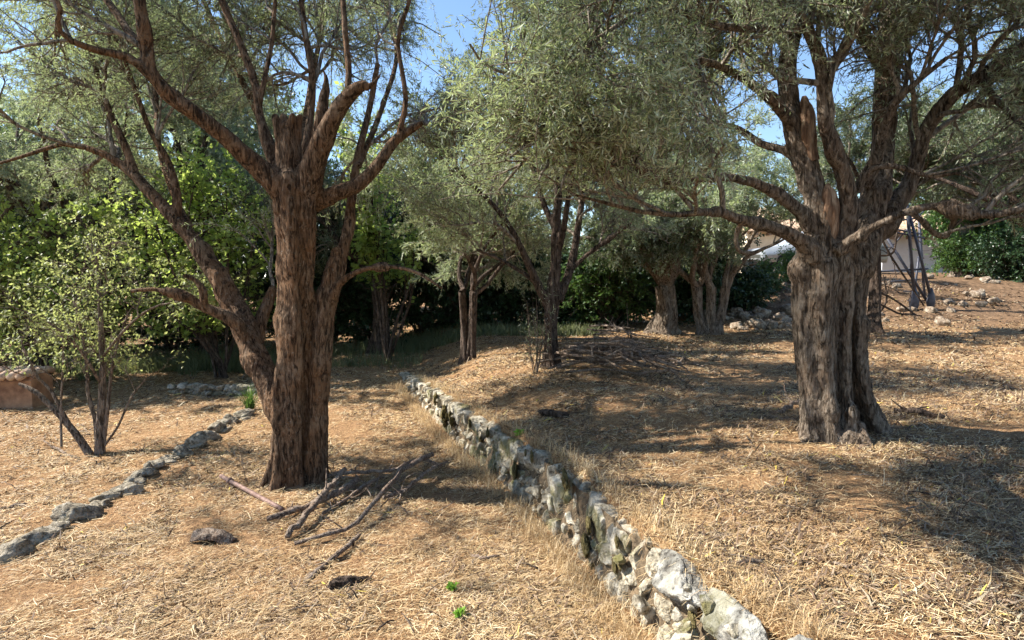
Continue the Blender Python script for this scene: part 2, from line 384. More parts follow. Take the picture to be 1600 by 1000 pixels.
# ------------------------------------------------------------------ straw and litter
rng = np.random.default_rng(7)
def scatter(n, r0, r1, a0=-60, a1=56, power=0.0):
    r = r0 * (r1 / r0) ** rng.random(n)            # density ~ 1/r^2
    a = np.radians(rng.uniform(a0, a1, n))
    x = r * np.sin(a); y = r * np.cos(a)
    return x, y, r
def blades(n, r0, r1, L0, L1, w0, tilt, mat, name, label, lift=0.012, clump=0.5, curved=True, filt=None):
    x, y, r = scatter(n, r0, r1)
    s = x - xw(y)
    keep = ~((s > -0.12) & (s < 0.07) & (y < 8.5)) & (y > 0.9)
    dn = fbm(np.stack([x, y, 0 * x], -1), 1.7, 3, 77)
    dn2 = fbm(np.stack([x, y, 0 * x], -1), 5.5, 2, 78)
    keep &= (rng.random(len(x)) < 0.62 + clump * (1.6 * dn + 0.9 * dn2))
    if filt is not None: keep &= filt(x, y)
    x, y, r = x[keep], y[keep], r[keep]; n = len(x)
    L = rng.uniform(L0, L1, n) * (1 + 0.015 * r) * rng.choice([1, 1, 1, 1, 1, 1.4, 2.4], n); wd = w0 * (0.6 + 0.8 * rng.random(n)) * np.maximum(1, r / 4.0)
    th = rng.uniform(0, 2 * np.pi, n) ; th = np.where(rng.random(n) < 0.35, rng.normal(0.4, 0.5, n), th)
    el = np.abs(rng.normal(0, tilt, n)); el = np.where(rng.random(n) < 0.015, rng.uniform(0.5, 1.2, n), el)
    D = np.stack([np.cos(th) * np.cos(el), np.sin(th) * np.cos(el), np.sin(el)], -1)
    S = norm(np.stack([-np.sin(th), np.cos(th), rng.normal(0, 0.5, n)], -1))
    z = hgt(x, y) + lift * rng.random(n)
    O = np.stack([x, y, z], -1)
    bend = rng.normal(0, 0.08, (n, 1)) * L[:, None]
    mid = O + D * L[:, None] * 0.5 + S * bend + np.array([0, 0, 1]) * (np.abs(bend) * 0.7)
    tip = O + D * L[:, None] + S * bend * 0.3
    h = S * (wd / 2)[:, None]
    V = np.stack([O - h, O + h, mid - h, mid + h, tip - h * .4, tip + h * .4], 1).reshape(-1, 3)
    b = np.arange(n)[:, None] * 6
    q = np.concatenate([b + [0, 1, 3, 2], b + [2, 3, 5, 4]])
    o = MB().add(V, q).build(name, mat, smooth=False); tag(o, label, name.replace('_', ' '), kind='stuff')
    return o
STRAW_N = 980000
blades(STRAW_N, 1.9, 18, 0.012, 0.042, 0.0022, 0.15, M['straw'], 'dry_straw', 'golden dry straw carpet covering both terraces', 0.016,
       filt=lambda x, y: rng.random(len(x)) < (1 - 0.6 * ss(11, 13, y)) * np.where(x - xw(y) > 0.5, 0.78, 1.0))
blades(300000, 1.9, 19, 0.012, 0.045, 0.0060, 0.30, M['litter'], 'leaf_litter', 'brown dead leaf litter scattered over the straw', 0.012, 1.2,
       filt=lambda x, y: rng.random(len(x)) < np.where(x - xw(y) > 0, 0.95, 0.45))

# ------------------------------------------------------------------ foliage engine
def grow(rng, O, D, L, K, wander, grav):
    N = len(O); P = np.empty((N, K, 3)); P[:, 0] = O; d = D.copy(); st = (L / (K - 1))[:, None]
    g = np.broadcast_to(np.asarray(grav, float), (N,))
    for k in range(1, K):
        d = d + wander * rng.normal(size=(N, 3)); d[:, 2] -= g * (k / K); d = norm(d)
        P[:, k] = P[:, k - 1] + d * st
    return P

def spawn(rng, Ps, Rs, n, tmin, tmax, a0, a1, up=0.0):
    """Ps list of (K,3) arrays or (N,K,3); returns origins, directions, radius of parent"""
    if isinstance(Ps, np.ndarray): Plist, Rlist = Ps, Rs
    K = Ps.shape[1]
    Ln = np.linalg.norm(np.diff(Ps, axis=1), axis=2).sum(1); pr = Ln / Ln.sum()
    i = rng.choice(len(Ps), n, p=pr); t = rng.uniform(tmin, tmax, n) * (K - 1)
    k = np.minimum(t.astype(int), K - 2); f = (t - k)[:, None]
    O = Ps[i, k] * (1 - f) + Ps[i, k + 1] * f; R = Rs[i, k] * (1 - f[:, 0]) + Rs[i, k + 1] * f[:, 0]
    T = norm(Ps[i, k + 1] - Ps[i, k])
    q = rng.normal(size=(n, 3)); q[:, 2] += up; q = norm(q - T * np.sum(q * T, 1, keepdims=True))
    a = rng.uniform(a0, a1, n)[:, None]
    return O, norm(T * np.cos(a) + q * np.sin(a)), R

def leaves(rng, P, n, L0, L1, ratio, spread=0.9, detail=False, tmin=0.15, droop=0.1, fold=0.18):
    """n leaves placed along random twigs P (N,K,3)"""
    N, K = P.shape[:2]
    i = rng.integers(0, N, n); t = (tmin + (1 - tmin) * rng.random(n)) * (K - 1)
    k = np.minimum(t.astype(int), K - 2); f = (t - k)[:, None]
    O = P[i, k] * (1 - f) + P[i, k + 1] * f; T = norm(P[i, k + 1] - P[i, k])
    q = rng.normal(size=(n, 3)); q = norm(q - T * np.sum(q * T, 1, keepdims=True))
    a = np.abs(rng.normal(spread, 0.25, n))[:, None]
    D = T * np.cos(a) + q * np.sin(a); D[:, 2] -= droop; D = norm(D)
    U = rng.normal(size=(n, 3)) * 0.7 + [0, 0, 1.0]; S = norm(np.cross(D, U)); U = np.cross(S, D)
    L = rng.uniform(L0, L1, n)[:, None]; w = L * ratio / 2
    if detail:
        Vv = np.stack([O, O + D * L * .28 - S * w * .8 + U * w * fold, O + D * L * .68 - S * w * .85 + U * w * fold, O + D * L - U * L * .06,
                       O + D * L * .68 + S * w * .85 + U * w * fold, O + D * L * .28 + S * w * .8 + U * w * fold], 1).reshape(-1, 3)
        b = np.arange(n)[:, None] * 6
        return Vv, np.concatenate([b + [0, 5, 4, 3], b + [0, 3, 2, 1]])
    Vv = np.stack([O, O + D * L * .45 - S * w + U * w * fold, O + D * L, O + D * L * .45 + S * w + U * w * fold], 1).reshape(-1, 3)
    b = np.arange(n)[:, None] * 4
    return Vv, b + [0, 3, 2, 1]

def limb(pts, K=14):
    """pts: (u,v,depth,width_px) rows traced and placed at their own depth -> (K,3),(K,)"""
    rows = [np.append(W(u, v, Y), wpx * (0.86 if wpx > 7 else 1.0) * Y / F / 2) for u, v, Y, wpx in pts]
    S = spline(rows, K); return S[:, :3], np.maximum(S[:, 3], 0.003)

def crown(rng, LP, LR, n1, l1, n2, l2, n3, l3, keep, grav=0.03, tmin=0.35, up=0.6, r1=0.02):
    """three orders of branches grown from the limbs; returns batches [(P,R)...] and twigs"""
    O, D, R = spawn(rng, LP, LR, n1, tmin, 1.0, 0.5, 1.1, up)
    ends = np.stack([p[-1] for p in LP]); ed = norm(np.stack([p[-1] - p[-2] for p in LP]))
    rep = 2
    O = np.concatenate([O] + [ends] * rep); D = np.concatenate([D] + [norm(ed + 0.45 * rng.normal(size=ed.shape)) for _ in range(rep)]); R = np.concatenate([R] + [LR[:, -1]] * rep)
    L = rng.uniform(l1[0], l1[1], len(O)); P1 = grow(rng, O, D, L, 9, 0.20, grav)
    R1 = np.minimum(R * 0.6, r1)[:, None] * np.linspace(1, 0.35, 9)
    k = keep(P1[:, 5]); P1, R1 = P1[k], R1[k]
    O, D, R = spawn(rng, P1, R1, n2, 0.15, 1.0, 0.4, 1.1, up * 0.5)
    P2 = grow(rng, O, D, rng.uniform(l2[0], l2[1], n2), 6, 0.22, grav * 2.0)
    R2 = np.minimum(R * 0.65, 0.008)[:, None] * np.linspace(1, 0.35, 6)
    k = keep(P2[:, 4]); P2, R2 = P2[k], R2[k]
    O, D, R = spawn(rng, P2, R2, n3, 0.1, 1.0, 0.4, 1.0, 0.2)
    P3 = grow(rng, O, D, rng.uniform(l3[0], l3[1], n3), 4, 0.18, grav * 4)
    R3 = np.minimum(R * 0.6, 0.0027)[:, None] * np.linspace(1, 0.45, 4)
    k = keep(P3[:, 3]); P3, R3 = P3[k], R3[k]
    return [(P1, R1, 6), (P2, R2, 4), (P3, R3, 3)], (P2, P3)

def keep_all(P): return np.ones(len(P), bool)

def fused(name, parts, voxel, mat, root, disp):
    """trunk and limbs united into one skin, then weathered"""
    mb = MB()
    for p in parts: mb.add(*p)
    V, fs = mb.data(); me = make_mesh('tmp', V, fs); o = bpy.data.objects.new('tmp', me); C.objects.link(o)
    md = o.modifiers.new('r', 'REMESH'); md.mode = 'VOXEL'; md.voxel_size = voxel
    dg = bpy.context.evaluated_depsgraph_get(); ev = o.evaluated_get(dg); m2 = bpy.data.meshes.new_from_object(ev)
    n = len(m2.vertices); co = np.empty(n * 3, np.float32); m2.vertices.foreach_get('co', co); co = co.reshape(-1, 3).astype(float)
    ed = np.empty(len(m2.edges) * 2, np.int32); m2.edges.foreach_get('vertices', ed); ed = ed.reshape(-1, 2)
    deg = np.bincount(ed.ravel(), minlength=n)[:, None]
    for _ in range(2):                              # relax the voxel steps and the creases at the forks
        acc = np.zeros_like(co)
        for c in range(3):
            acc[:, c] = np.bincount(ed[:, 0], co[ed[:, 1], c], n) + np.bincount(ed[:, 1], co[ed[:, 0], c], n)
        co = 0.4 * co + 0.6 * acc / deg
    m2.vertices.foreach_set('co', co.astype(np.float32).ravel()); m2.update()
    nr = np.empty(n * 3, np.float32); m2.vertices.foreach_get('normal', nr); nr = nr.reshape(-1, 3)
    co = co + nr * disp(co)[:, None]
    co = co - np.array(root['_off'])
    m2.vertices.foreach_set('co', co.astype(np.float32).ravel()); m2.polygons.foreach_set('use_smooth', np.ones(len(m2.polygons), bool)); m2.update()
    m2.name = name
    bpy.data.objects.remove(o)
    m2.materials.clear(); m2.materials.append(mat)
    ob = bpy.data.objects.new(name, m2); C.objects.link(ob); ob.parent = root
    return ob

def flute(lobes, seed, base_z=None, flare=0.6, twist=0.5, amp=0.10):
    """cross-section of an old fluted trunk with a root flare"""
    r_ = np.random.default_rng(seed); ph = r_.uniform(0, 6.28, 6); am = r_.uniform(0.5, 1, 6)
    def f(P, th):
        z = P[..., 2][..., None] - (base_z if base_z is not None else 0)
        t = th[None, None, :] + twist * z
        v = 1 + amp * am[0] * np.cos(lobes * t + ph[0]) + amp * 0.6 * am[1] * np.cos((lobes + 2) * t + ph[1] + z) + amp * 0.7 * am[2] * np.cos(2 * t + ph[2] - z)
        fl = np.exp(-np.maximum(z, 0) / 0.13) * flare
        v = v + fl * (0.35 + 0.65 * np.clip(np.cos((lobes) * t + ph[0]) + 0.3 * np.cos((lobes + 3) * t + ph[3]), -0.3, 1.3))
        return v
    return f

def bark_disp(scale=1.0, furrow=0.011, knot=0.045):
    def f(co):
        q = co * [1, 1, 0.18]
        d = furrow * (fbm(q, 22 * scale, 3, 5)) + 0.6 * furrow * (1 - 2 * np.abs(vnoise(q, 12 * scale, 8)))
        d = d + knot * np.maximum(0, vnoise(co, 5.5, 31) - 0.25) + knot * 0.6 * np.minimum(0, vnoise(co * [1, 1, .5], 6.5, 41) + 0.45)
        d = d + 0.35 * furrow * vnoise(co, 60, 3)
        return d * (1 - 0.6 * ss(1.95, 2.5, co[:, 2])) - 0.004
    return f

def make_tree(name, label, base, trunk_parts, limbs, seed, leafmat, barkmat, cr, nleaf, leafsz=(0.04, 0.065, 0.24), detail=False,
              keep=keep_all, voxel=None, disp=None, group='olive trees on the terraces', cat='olive tree', extra='pale', bright=None, spread=0.9, droop=0.1):
    rng = np.random.default_rng(seed)
    root = empty(name, base, label, cat, group)
    LP = np.stack([l[0] for l in limbs]); LR = np.stack([l[1] for l in limbs])
    tb = tubes(LP, LR, 14 if voxel else 9, cap=bool(voxel))
    if voxel:
        fused('trunk', trunk_parts + [tb], voxel, barkmat, root, disp or bark_disp())
    else:
        mb = MB()
        for p in trunk_parts + [tb]: mb.add(*p)
        localize(mb, root); V, fs = mb.data(); V = V + 0.012 * vnoise(V * [1, 1, .25], 14, 4)[:, None] * norm(np.random.default_rng(1).normal(size=(1, 3)))
        mb.v = [V]; mb.f = fs; mb.build('trunk', barkmat, root)
    bt, tw = crown(rng, LP, LR, keep=keep, **cr)
    mb = MB()
    for P, R, sd in bt: mb.add(*tubes(P, R, sd))
    localize(mb, root).build('branches', M['twig'], root)
    if voxel:
        thin = LR[:, -1] < 0.025
        localize(MB().add(*tubes(LP[thin], LR[thin] * 0.93, 10)), root).build('limbs', barkmat, root)
    mb = MB(); P2, P3 = tw
    n2 = int(nleaf * 0.25)
    mb.add(*leaves(rng, P2, n2, *leafsz[:2], leafsz[2], spread, detail, 0.4, droop)); mb.add(*leaves(rng, P3, nleaf - n2, *leafsz[:2], leafsz[2], spread, detail, 0.1, droop))
    localize(mb, root).build('crown', leafmat, root, smooth=False)
    return root

# ------------------------------------------------------------------ left olive
YA = 4.5
def T(pts, K, sides, wob):
    P, R = limb(pts, K); return tubes(P[None], R[None], sides, wob, cap=True)
zA = float(hgt(*W(465, 768, YA)[:2]))
bA = W(463, 770, YA); bA[2] = zA
_sp = [limb(p, 8) for p in ([(434, 215, 4.38, 15), (430, 185, 4.38, 13), (433, 180, 4.38, 10)], [(452, 215, 4.36, 16), (456, 185, 4.36, 12), (457, 176, 4.36, 8)], [(466, 215, 4.42, 16), (468, 180, 4.42, 12), (467, 178, 4.42, 10)], [(446, 215, 4.50, 16), (443, 180, 4.5, 13), (444, 178, 4.5, 10)], [(570, 140, 4.18, 13), (588, 126, 4.17, 10), (596, 112, 4.17, 4)], [(506, 150, 4.43, 13), (510, 126, 4.43, 9), (503, 104, 4.43, 4)])]
tA = [(lambda a_: tubes(a_[0], a_[1], 8, None, cap=True))((np.stack([q_[0] for q_ in _sp]), np.stack([q_[1] for q_ in _sp]))), T([(446, 800, 4.52, 66), (446, 760, 4.52, 62), (450, 700, 4.5, 56), (454, 600, 4.5, 54), (458, 500, 4.5, 60), (463, 400, 4.48, 66), (464, 320, 4.46, 74), (464, 272, 4.46, 66)], 50, 64, flute(5, 3, zA, 0.45, 0.6, 0.22)),
      T([(490, 800, 4.6, 50), (490, 740, 4.6, 50), (494, 660, 4.58, 44), (498, 600, 4.56, 40), (504, 520, 4.54, 38), (512, 460, 4.54, 36), (524, 415, 4.56, 34), (531, 388, 4.6, 22)], 40, 40, flute(3, 5, zA, 0.35, 0.3, 0.10)),
      T([(456, 720, 4.55, 30), (438, 655, 4.62, 42), (416, 592, 4.72, 46), (398, 556, 4.78, 46), (378, 510, 4.85, 40), (360, 465, 4.95, 34), (340, 425, 5.0, 36)], 20, 28, flute(3, 9, None, 0, 0.4, 0.08)),
      T([(458, 330, 4.44, 52), (452, 250, 4.42, 44), (449, 212, 4.42, 40), (447, 190, 4.42, 26)], 14, 28, flute(4, 12, None, 0, 1.0, 0.12))]
lA = [limb(p) for p in (
    [(458, 310, 4.42, 44), (425, 278, 4.36, 42), (390, 250, 4.28, 36), (345, 208, 4.15, 31), (290, 166, 4.0, 28), (240, 124, 3.9, 26), (226, 60, 3.85, 25), (216, -10, 3.8, 22), (200, -90, 3.8, 18)],
    [(245, 130, 3.9, 18), (205, 92, 3.8, 16), (150, 78, 3.7, 13), (108, 62, 3.6, 11), (90, 40, 3.55, 9), (94, 12, 3.5, 7), (70, -40, 3.5, 5)],
    [(228, 75, 3.86, 17), (205, 55, 3.9, 15), (185, 25, 4.0, 14), (155, -15, 4.1, 12), (110, -70, 4.2, 9)],
    [(478, 300, 4.42, 54), (492, 250, 4.36, 44), (510, 205, 4.3, 36), (532, 165, 4.25, 31), (556, 140, 4.2, 25), (574, 130, 4.18, 15)],
    [(496, 240, 4.4, 30), (502, 190, 4.4, 26), (506, 155, 4.42, 18), (510, 138, 4.44, 12)],
    [(490, 318, 4.5, 36), (525, 302, 4.5, 30), (560, 288, 4.5, 26), (590, 258, 4.52, 22), (615, 222, 4.55, 19), (640, 204, 4.6, 15), (660, 192, 4.6, 9)],
    [(622, 215, 4.56, 11), (634, 160, 4.6, 10), (628, 110, 4.6, 9), (622, 60, 4.6, 8), (640, 0, 4.6, 6), (650, -60, 4.6, 4)],
    [(542, 152, 4.24, 12), (545, 110, 4.3, 12), (540, 60, 4.35, 11), (536, 0, 4.4, 10), (530, -80, 4.5, 8)],
    [(432, 268, 4.6, 17), (414, 220, 4.65, 16), (404, 170, 4.7, 15), (398, 128, 4.75, 15), (376, 70, 4.8, 14), (350, 10, 4.85, 13), (320, -60, 4.9, 11)],
    [(404, 170, 4.7, 11), (414, 120, 4.72, 9), (424, 70, 4.75, 7), (430, 0, 4.8, 6), (430, -60, 4.8, 5)],
    [(470, 270, 4.7, 16), (484, 190, 4.8, 14), (488, 120, 4.85, 13), (478, 60, 4.9, 11), (468, -20, 5.0, 9)],
    [(342, 430, 5.0, 33), (315, 392, 5.02, 29), (282, 352, 5.05, 25), (245, 312, 5.1, 22), (212, 276, 5.15, 19), (180, 250, 5.2, 15), (140, 232, 5.2, 12), (95, 225, 5.2, 9), (50, 240, 5.2, 6), (0, 255, 5.2, 4)],
    [(214, 280, 5.15, 16), (196, 230, 5.2, 14), (178, 190, 5.25, 13), (160, 145, 5.3, 11), (148, 100, 5.35, 9), (130, 40, 5.4, 7)],
    [(276, 345, 5.05, 15), (276, 300, 5.1, 15), (262, 250, 5.15, 12), (235, 205, 5.2, 10), (215, 150, 5.2, 8), (190, 80, 5.2, 6)],
    [(392, 545, 4.8, 24), (370, 505, 4.7, 24), (340, 488, 4.65, 20), (312, 478, 4.6, 17), (285, 462, 4.55, 12), (240, 452, 4.5, 8), (205, 455, 4.5, 6)],
    [(318, 482, 4.6, 12), (320, 460, 4.58, 10), (308, 440, 4.55, 9), (288, 430, 4.5, 7)],
    [(398, 548, 4.9, 20), (405, 510, 4.95, 19), (420, 470, 5.0, 16), (428, 448, 5.02, 12)],
    [(516, 470, 4.5, 16), (532, 442, 4.45, 13), (560, 424, 4.4, 10), (600, 416, 4.35, 8), (650, 425, 4.3, 6), (690, 450, 4.25, 4)],
    [(470, 270, 4.7, 16), (480, 170, 5.3, 12), (500, 60, 6.0, 9), (520, -30, 6.6, 6)],
    [(440, 260, 4.7, 16), (390, 150, 5.4, 12), (340, 50, 6.0, 9), (300, -40, 6.5, 6)],
    [(560, 260, 4.75, 12), (600, 160, 5.3, 9), (620, 80, 5.8, 7), (600, 0, 6.2, 5)],
    [(300, 370, 5.05, 14), (250, 240, 5.8, 10), (240, 120, 6.4, 8), (200, 20, 6.9, 5)],
    [(528, 420, 4.58, 24), (538, 385, 4.62, 22), (546, 340, 4.7, 19), (552, 290, 4.75, 16), (560, 240, 4.8, 14), (575, 180, 4.9, 11), (590, 100, 5.0, 9)],
)]
def keepA(P):
    x, y, z = P[:, 0], P[:, 1], P[:, 2]
    front = (x > -2.5) & (x < -0.45) & (y < 4.9) & (z < 4.2 + 0.3 * vnoise(P, 1.5, 2))
    low = z < np.where(x < -2.2, 1.75, 2.0) + 0.25 * vnoise(P, 1.2, 5)
    near = (y < 3.3) | (x > -0.62 + 0.25 * vnoise(P, 2.0, 9)) | ((x > -0.9) & (z > 3.1) & (vnoise(P, 1.6, 19) > -0.1))
    gap = fbm(P, 3.0, 2, 61) < -0.22
    return ~(front | low | near | gap)
make_tree('olive_tree', 'big forked olive tree with reddish brown trunk and sawn stubs on the lower terrace', bA, tA, lA, 11, M['olive'], M['bark_warm'],
          dict(n1=190, l1=(0.5, 1.3), n2=1900, l2=(0.25, 0.6), n3=12000, l3=(0.12, 0.32), grav=0.03, tmin=0.45), 120000, (0.026, 0.048, 0.19), True, keepA, 0.013)

# ------------------------------------------------------------------ right olive
YB = 4.0
bB = W(1322, 700, YB); zB = float(hgt(bB[0], bB[1])); bB[2] = zB
tB = [T([(1284, 745, 4.0, 88), (1281, 700, 4.0, 66), (1281, 640, 4.0, 56), (1278, 590, 4.0, 58), (1270, 520, 4.0, 72), (1270, 470, 4.0, 72), (1280, 420, 4.0, 78), (1288, 372, 4.0, 66)], 56, 80, flute(4, 21, zB, 0.42, 0.35, 0.14)),
      T([(1318, 745, 4.24, 70), (1314, 640, 4.24, 62), (1308, 520, 4.22, 66), (1308, 430, 4.12, 76), (1314, 376, 4.08, 66)], 30, 40, flute(4, 22, zB, 0.3, 0.35, 0.1)),
      T([(1396, 752, 4.12, 44), (1386, 705, 4.1, 38), (1360, 640, 4.08, 28), (1346, 580, 4.06, 26), (1340, 500, 4.06, 28), (1342, 430, 4.06, 36), (1356, 365, 4.16, 42)], 44, 32, flute(3, 25, zB, 0.5, 0.3, 0.14)),
      T([(1350, 752, 3.80, 52), (1341, 708, 3.82, 38), (1332, 660, 3.88, 22), (1325, 600, 3.92, 18), (1322, 520, 3.95, 18), (1320, 450, 3.96, 30), (1312, 400, 3.96, 34)], 44, 28, flute(3, 27, zB, 0.55, 0.2, 0.14)),
      T([(1290, 660, 4.0, 40), (1268, 690, 3.96, 38), (1244, 708, 3.9, 28), (1222, 726, 3.86, 14)], 12, 16, None),
      T([(1372, 660, 4.1, 34), (1390, 690, 4.06, 34), (1412, 712, 4.0, 26), (1440, 730, 3.96, 14)], 12, 16, None),
      T([(1338, 660, 3.88, 26), (1350, 700, 3.82, 28), (1362, 728, 3.76, 20), (1370, 745, 3.7, 12)], 12, 16, None),
      T([(1282, 400, 3.96, 50), (1280, 340, 3.96, 44), (1266, 280, 3.98, 40), (1246, 225, 4.02, 38), (1236, 180, 4.05, 36), (1230, 110, 4.1, 32), (1240, 40, 4.15, 34), (1252, -40, 4.2, 30)], 30, 28, flute(4, 31, None, 0, 0.8, 0.12)),
      T([(1346, 410, 4.2, 46), (1362, 330, 4.3, 44), (1378, 250, 4.4, 42), (1382, 170, 4.5, 42), (1390, 90, 4.6, 42), (1398, 0, 4.7, 40), (1405, -80, 4.8, 40)], 30, 28, flute(4, 33, None, 0, 0.8, 0.12))]
lB = [limb(p) for p in (
    [(1316, 385, 3.96, 40), (1326, 320, 3.94, 34), (1318, 270, 3.9, 29), (1298, 225, 3.86, 28), (1288, 180, 3.82, 26), (1286, 120, 3.8, 26), (1276, 75, 3.75, 24), (1255, 35, 3.7, 20), (1225, -10, 3.6, 16)],
    [(1286, 150, 3.8, 14), (1300, 110, 3.8, 13), (1322, 80, 3.8, 12), (1335, 40, 3.8, 10), (1345, -20, 3.8, 8)],
    [(1255, 45, 3.7, 16), (1200, 45, 3.5, 15), (1120, 40, 3.2, 13), (1040, 10, 2.9, 11), (1000, 20, 2.7, 9), (940, 55, 2.6, 7), (900, 90, 2.5, 5)],
    [(1272, 400, 3.94, 40), (1252, 378, 3.9, 30), (1225, 362, 3.84, 25), (1190, 350, 3.78, 22), (1160, 345, 3.7, 20), (1120, 330, 3.6, 17), (1070, 335, 3.5, 12), (1010, 332, 3.4, 9), (950, 318, 3.3, 6), (900, 305, 3.2, 4)],
    [(1275, 370, 3.98, 34), (1250, 330, 3.95, 26), (1215, 302, 3.9, 21), (1175, 284, 3.85, 18), (1130, 276, 3.8, 17), (1080, 280, 3.7, 17), (1035, 292, 3.6, 18), (1000, 255, 3.4, 20), (965, 222, 3.2, 19), (930, 200, 3.0, 15), (880, 190, 2.8, 9), (820, 205, 2.6, 5)],
    [(1160, 345, 3.7, 12), (1150, 370, 3.72, 9), (1155, 392, 3.75, 8), (1175, 395, 3.8, 6), (1200, 385, 3.9, 4)],
    [(1242, 200, 4.02, 26), (1215, 165, 3.9, 22), (1180, 135, 3.8, 18), (1140, 110, 3.7, 15), (1090, 95, 3.5, 12), (1030, 110, 3.3, 9), (960, 130, 3.0, 7)],
    [(1260, 260, 4.0, 20), (1225, 235, 4.1, 16), (1190, 225, 4.2, 14), (1150, 200, 4.3, 12), (1100, 190, 4.4, 9)],
    [(1310, 392, 3.86, 24), (1345, 365, 3.78, 16), (1385, 345, 3.7, 14), (1425, 328, 3.65, 13), (1465, 322, 3.6, 14), (1510, 332, 3.5, 16), (1560, 335, 3.4, 14), (1620, 320, 3.3, 10)],
    [(1420, 330, 3.65, 9), (1440, 345, 3.66, 10), (1462, 366, 3.67, 10), (1480, 368, 3.68, 10), (1488, 350, 3.68, 9), (1490, 335, 3.66, 8)],
    [(1338, 300, 4.0, 18), (1352, 272, 3.95, 14), (1376, 260, 3.9, 12), (1410, 262, 3.85, 10), (1450, 275, 3.8, 7), (1500, 270, 3.7, 5)],
    [(1356, 390, 4.3, 28), (1392, 335, 4.4, 25), (1420, 290, 4.4, 25), (1436, 240, 4.35, 27), (1452, 195, 4.3, 29), (1485, 150, 4.2, 28), (1530, 122, 4.1, 28), (1580, 88, 4.0, 26), (1640, 40, 3.9, 22)],
    [(1350, 290, 4.3, 30), (1372, 240, 4.2, 22), (1382, 200, 4.1, 18), (1400, 160, 4.0, 14), (1430, 130, 3.9, 11), (1480, 90, 3.8, 8)],
    [(1390, 120, 4.55, 28), (1350, 60, 4.4, 22), (1320, 20, 4.2, 18), (1290, -40, 4.0, 14)],
    [(1400, 60, 4.6, 26), (1440, 20, 4.6, 20), (1490, -20, 4.5, 16), (1560, -60, 4.4, 12)],
    [(1236, 80, 4.1, 26), (1200, 30, 4.2, 20), (1160, -10, 4.3, 15), (1090, -60, 4.3, 11)],
    [(1240, 20, 4.15, 22), (1180, -60, 3.8, 18), (1080, -130, 3.3, 14), (980, -150, 2.9, 11), (880, -120, 2.6, 8), (800, -60, 2.4, 5)],
    [(1240, 20, 4.15, 20), (1060, -160, 3.4, 16), (860, -290, 2.8, 12), (680, -330, 2.5, 8), (560, -300, 2.4, 5)],  # this and the next limb pass above view, added to shade the right terrace
    [(1250, -40, 4.2, 20), (1180, -260, 3.2, 15), (1050, -420, 2.6, 11), (900, -480, 2.3, 7), (800, -470, 2.2, 5)],
    [(1530, 122, 4.1, 16), (1560, 160, 3.9, 12), (1600, 200, 3.7, 9), (1640, 250, 3.5, 6)],
)]
def keepB(P):
    x, y, z = P[:, 0], P[:, 1], P[:, 2]
    front = (x > 1.55) & (x < 2.75) & (y < 4.1) & (z < 2.9) & (y > 1.5)
    low = z < np.where(x > 2.3, np.where((x / y > 0.56) & (x / y < 0.76), 2.45, 1.95), np.where(x < 0.9, 2.05, 2.05)) + 0.2 * vnoise(P, 1.4, 15)
    near = (y < 1.7) | ((x < -0.12 * y + 0.5 * fbm(P, 1.8, 3, 3)) & (z < 1.75 + 0.5 * y)) | ((x > 1.0) & (y < 2.9) & (z < 3.2))
    gap = fbm(P, 3.0, 2, 71) < np.where(P[:, 1] < 3.3, 0.0, -0.2)
    return ~(front | low | near | gap)
rB = make_tree('olive_tree', 'massive old olive with broad fluted grey trunk and root flare on the upper terrace', bB, tB, lB, 23, M['olive'], M['bark_grey'],
               dict(n1=290, l1=(0.5, 1.3), n2=3000, l2=(0.25, 0.6), n3=20000, l3=(0.12, 0.32), grav=0.045, tmin=0.4), 200000, (0.025, 0.046, 0.19), True, keepB, 0.013, bark_disp(0.9, 0.014, 0.065))

# bare heartwood showing where the bark has fallen away
def bare(root, pts, K, flat, seed):
    P, R = limb(pts, K); V, q = tubes(P[None], R[None], 22)[:2]
    c = np.repeat(P, 22, 0); V = c + (V - c) * [1, flat, 1]
    V = V + 0.030 * norm(V - c) * fbm(V * [1, 1, .2], 28, 4, seed)[:, None]
    mb = MB().add(V, q); localize(mb, root); return mb.build('bare_wood', M['heartwood'], root)
bare(rB, [(1298, 392, 3.90, 10), (1299, 365, 3.90, 20), (1298, 330, 3.90, 26), (1296, 302, 3.91, 22), (1294, 288, 3.92, 10)], 24, 0.45, 3)
bare(rB, [(1275, 250, 3.92, 12), (1266, 215, 3.94, 26), (1262, 180, 3.96, 24), (1258, 150, 3.98, 10)], 20, 0.5, 5)

# ------------------------------------------------------------------ the other olives
def auto_limbs(rng, top, n, L, r, spread=(0.3, 0.9), K=14, az0=None):
    out = []
    for i in range(n):
        az = (az0 if az0 is not None else rng.uniform(0, 6.28)) + i * 6.283 / n + rng.normal(0, 0.25); el = rng.uniform(*spread)
        D = np.array([[math.cos(az) * math.sin(el), math.sin(az) * math.sin(el), math.cos(el)]])
        P = grow(rng, np.array([top + rng.normal(0, 0.03, 3)]), D, np.array([L * rng.uniform(0.75, 1.15)]), K, 0.12, 0.02)[0]
        out.append((P, r * np.linspace(1, 0.3, K)))
    return out

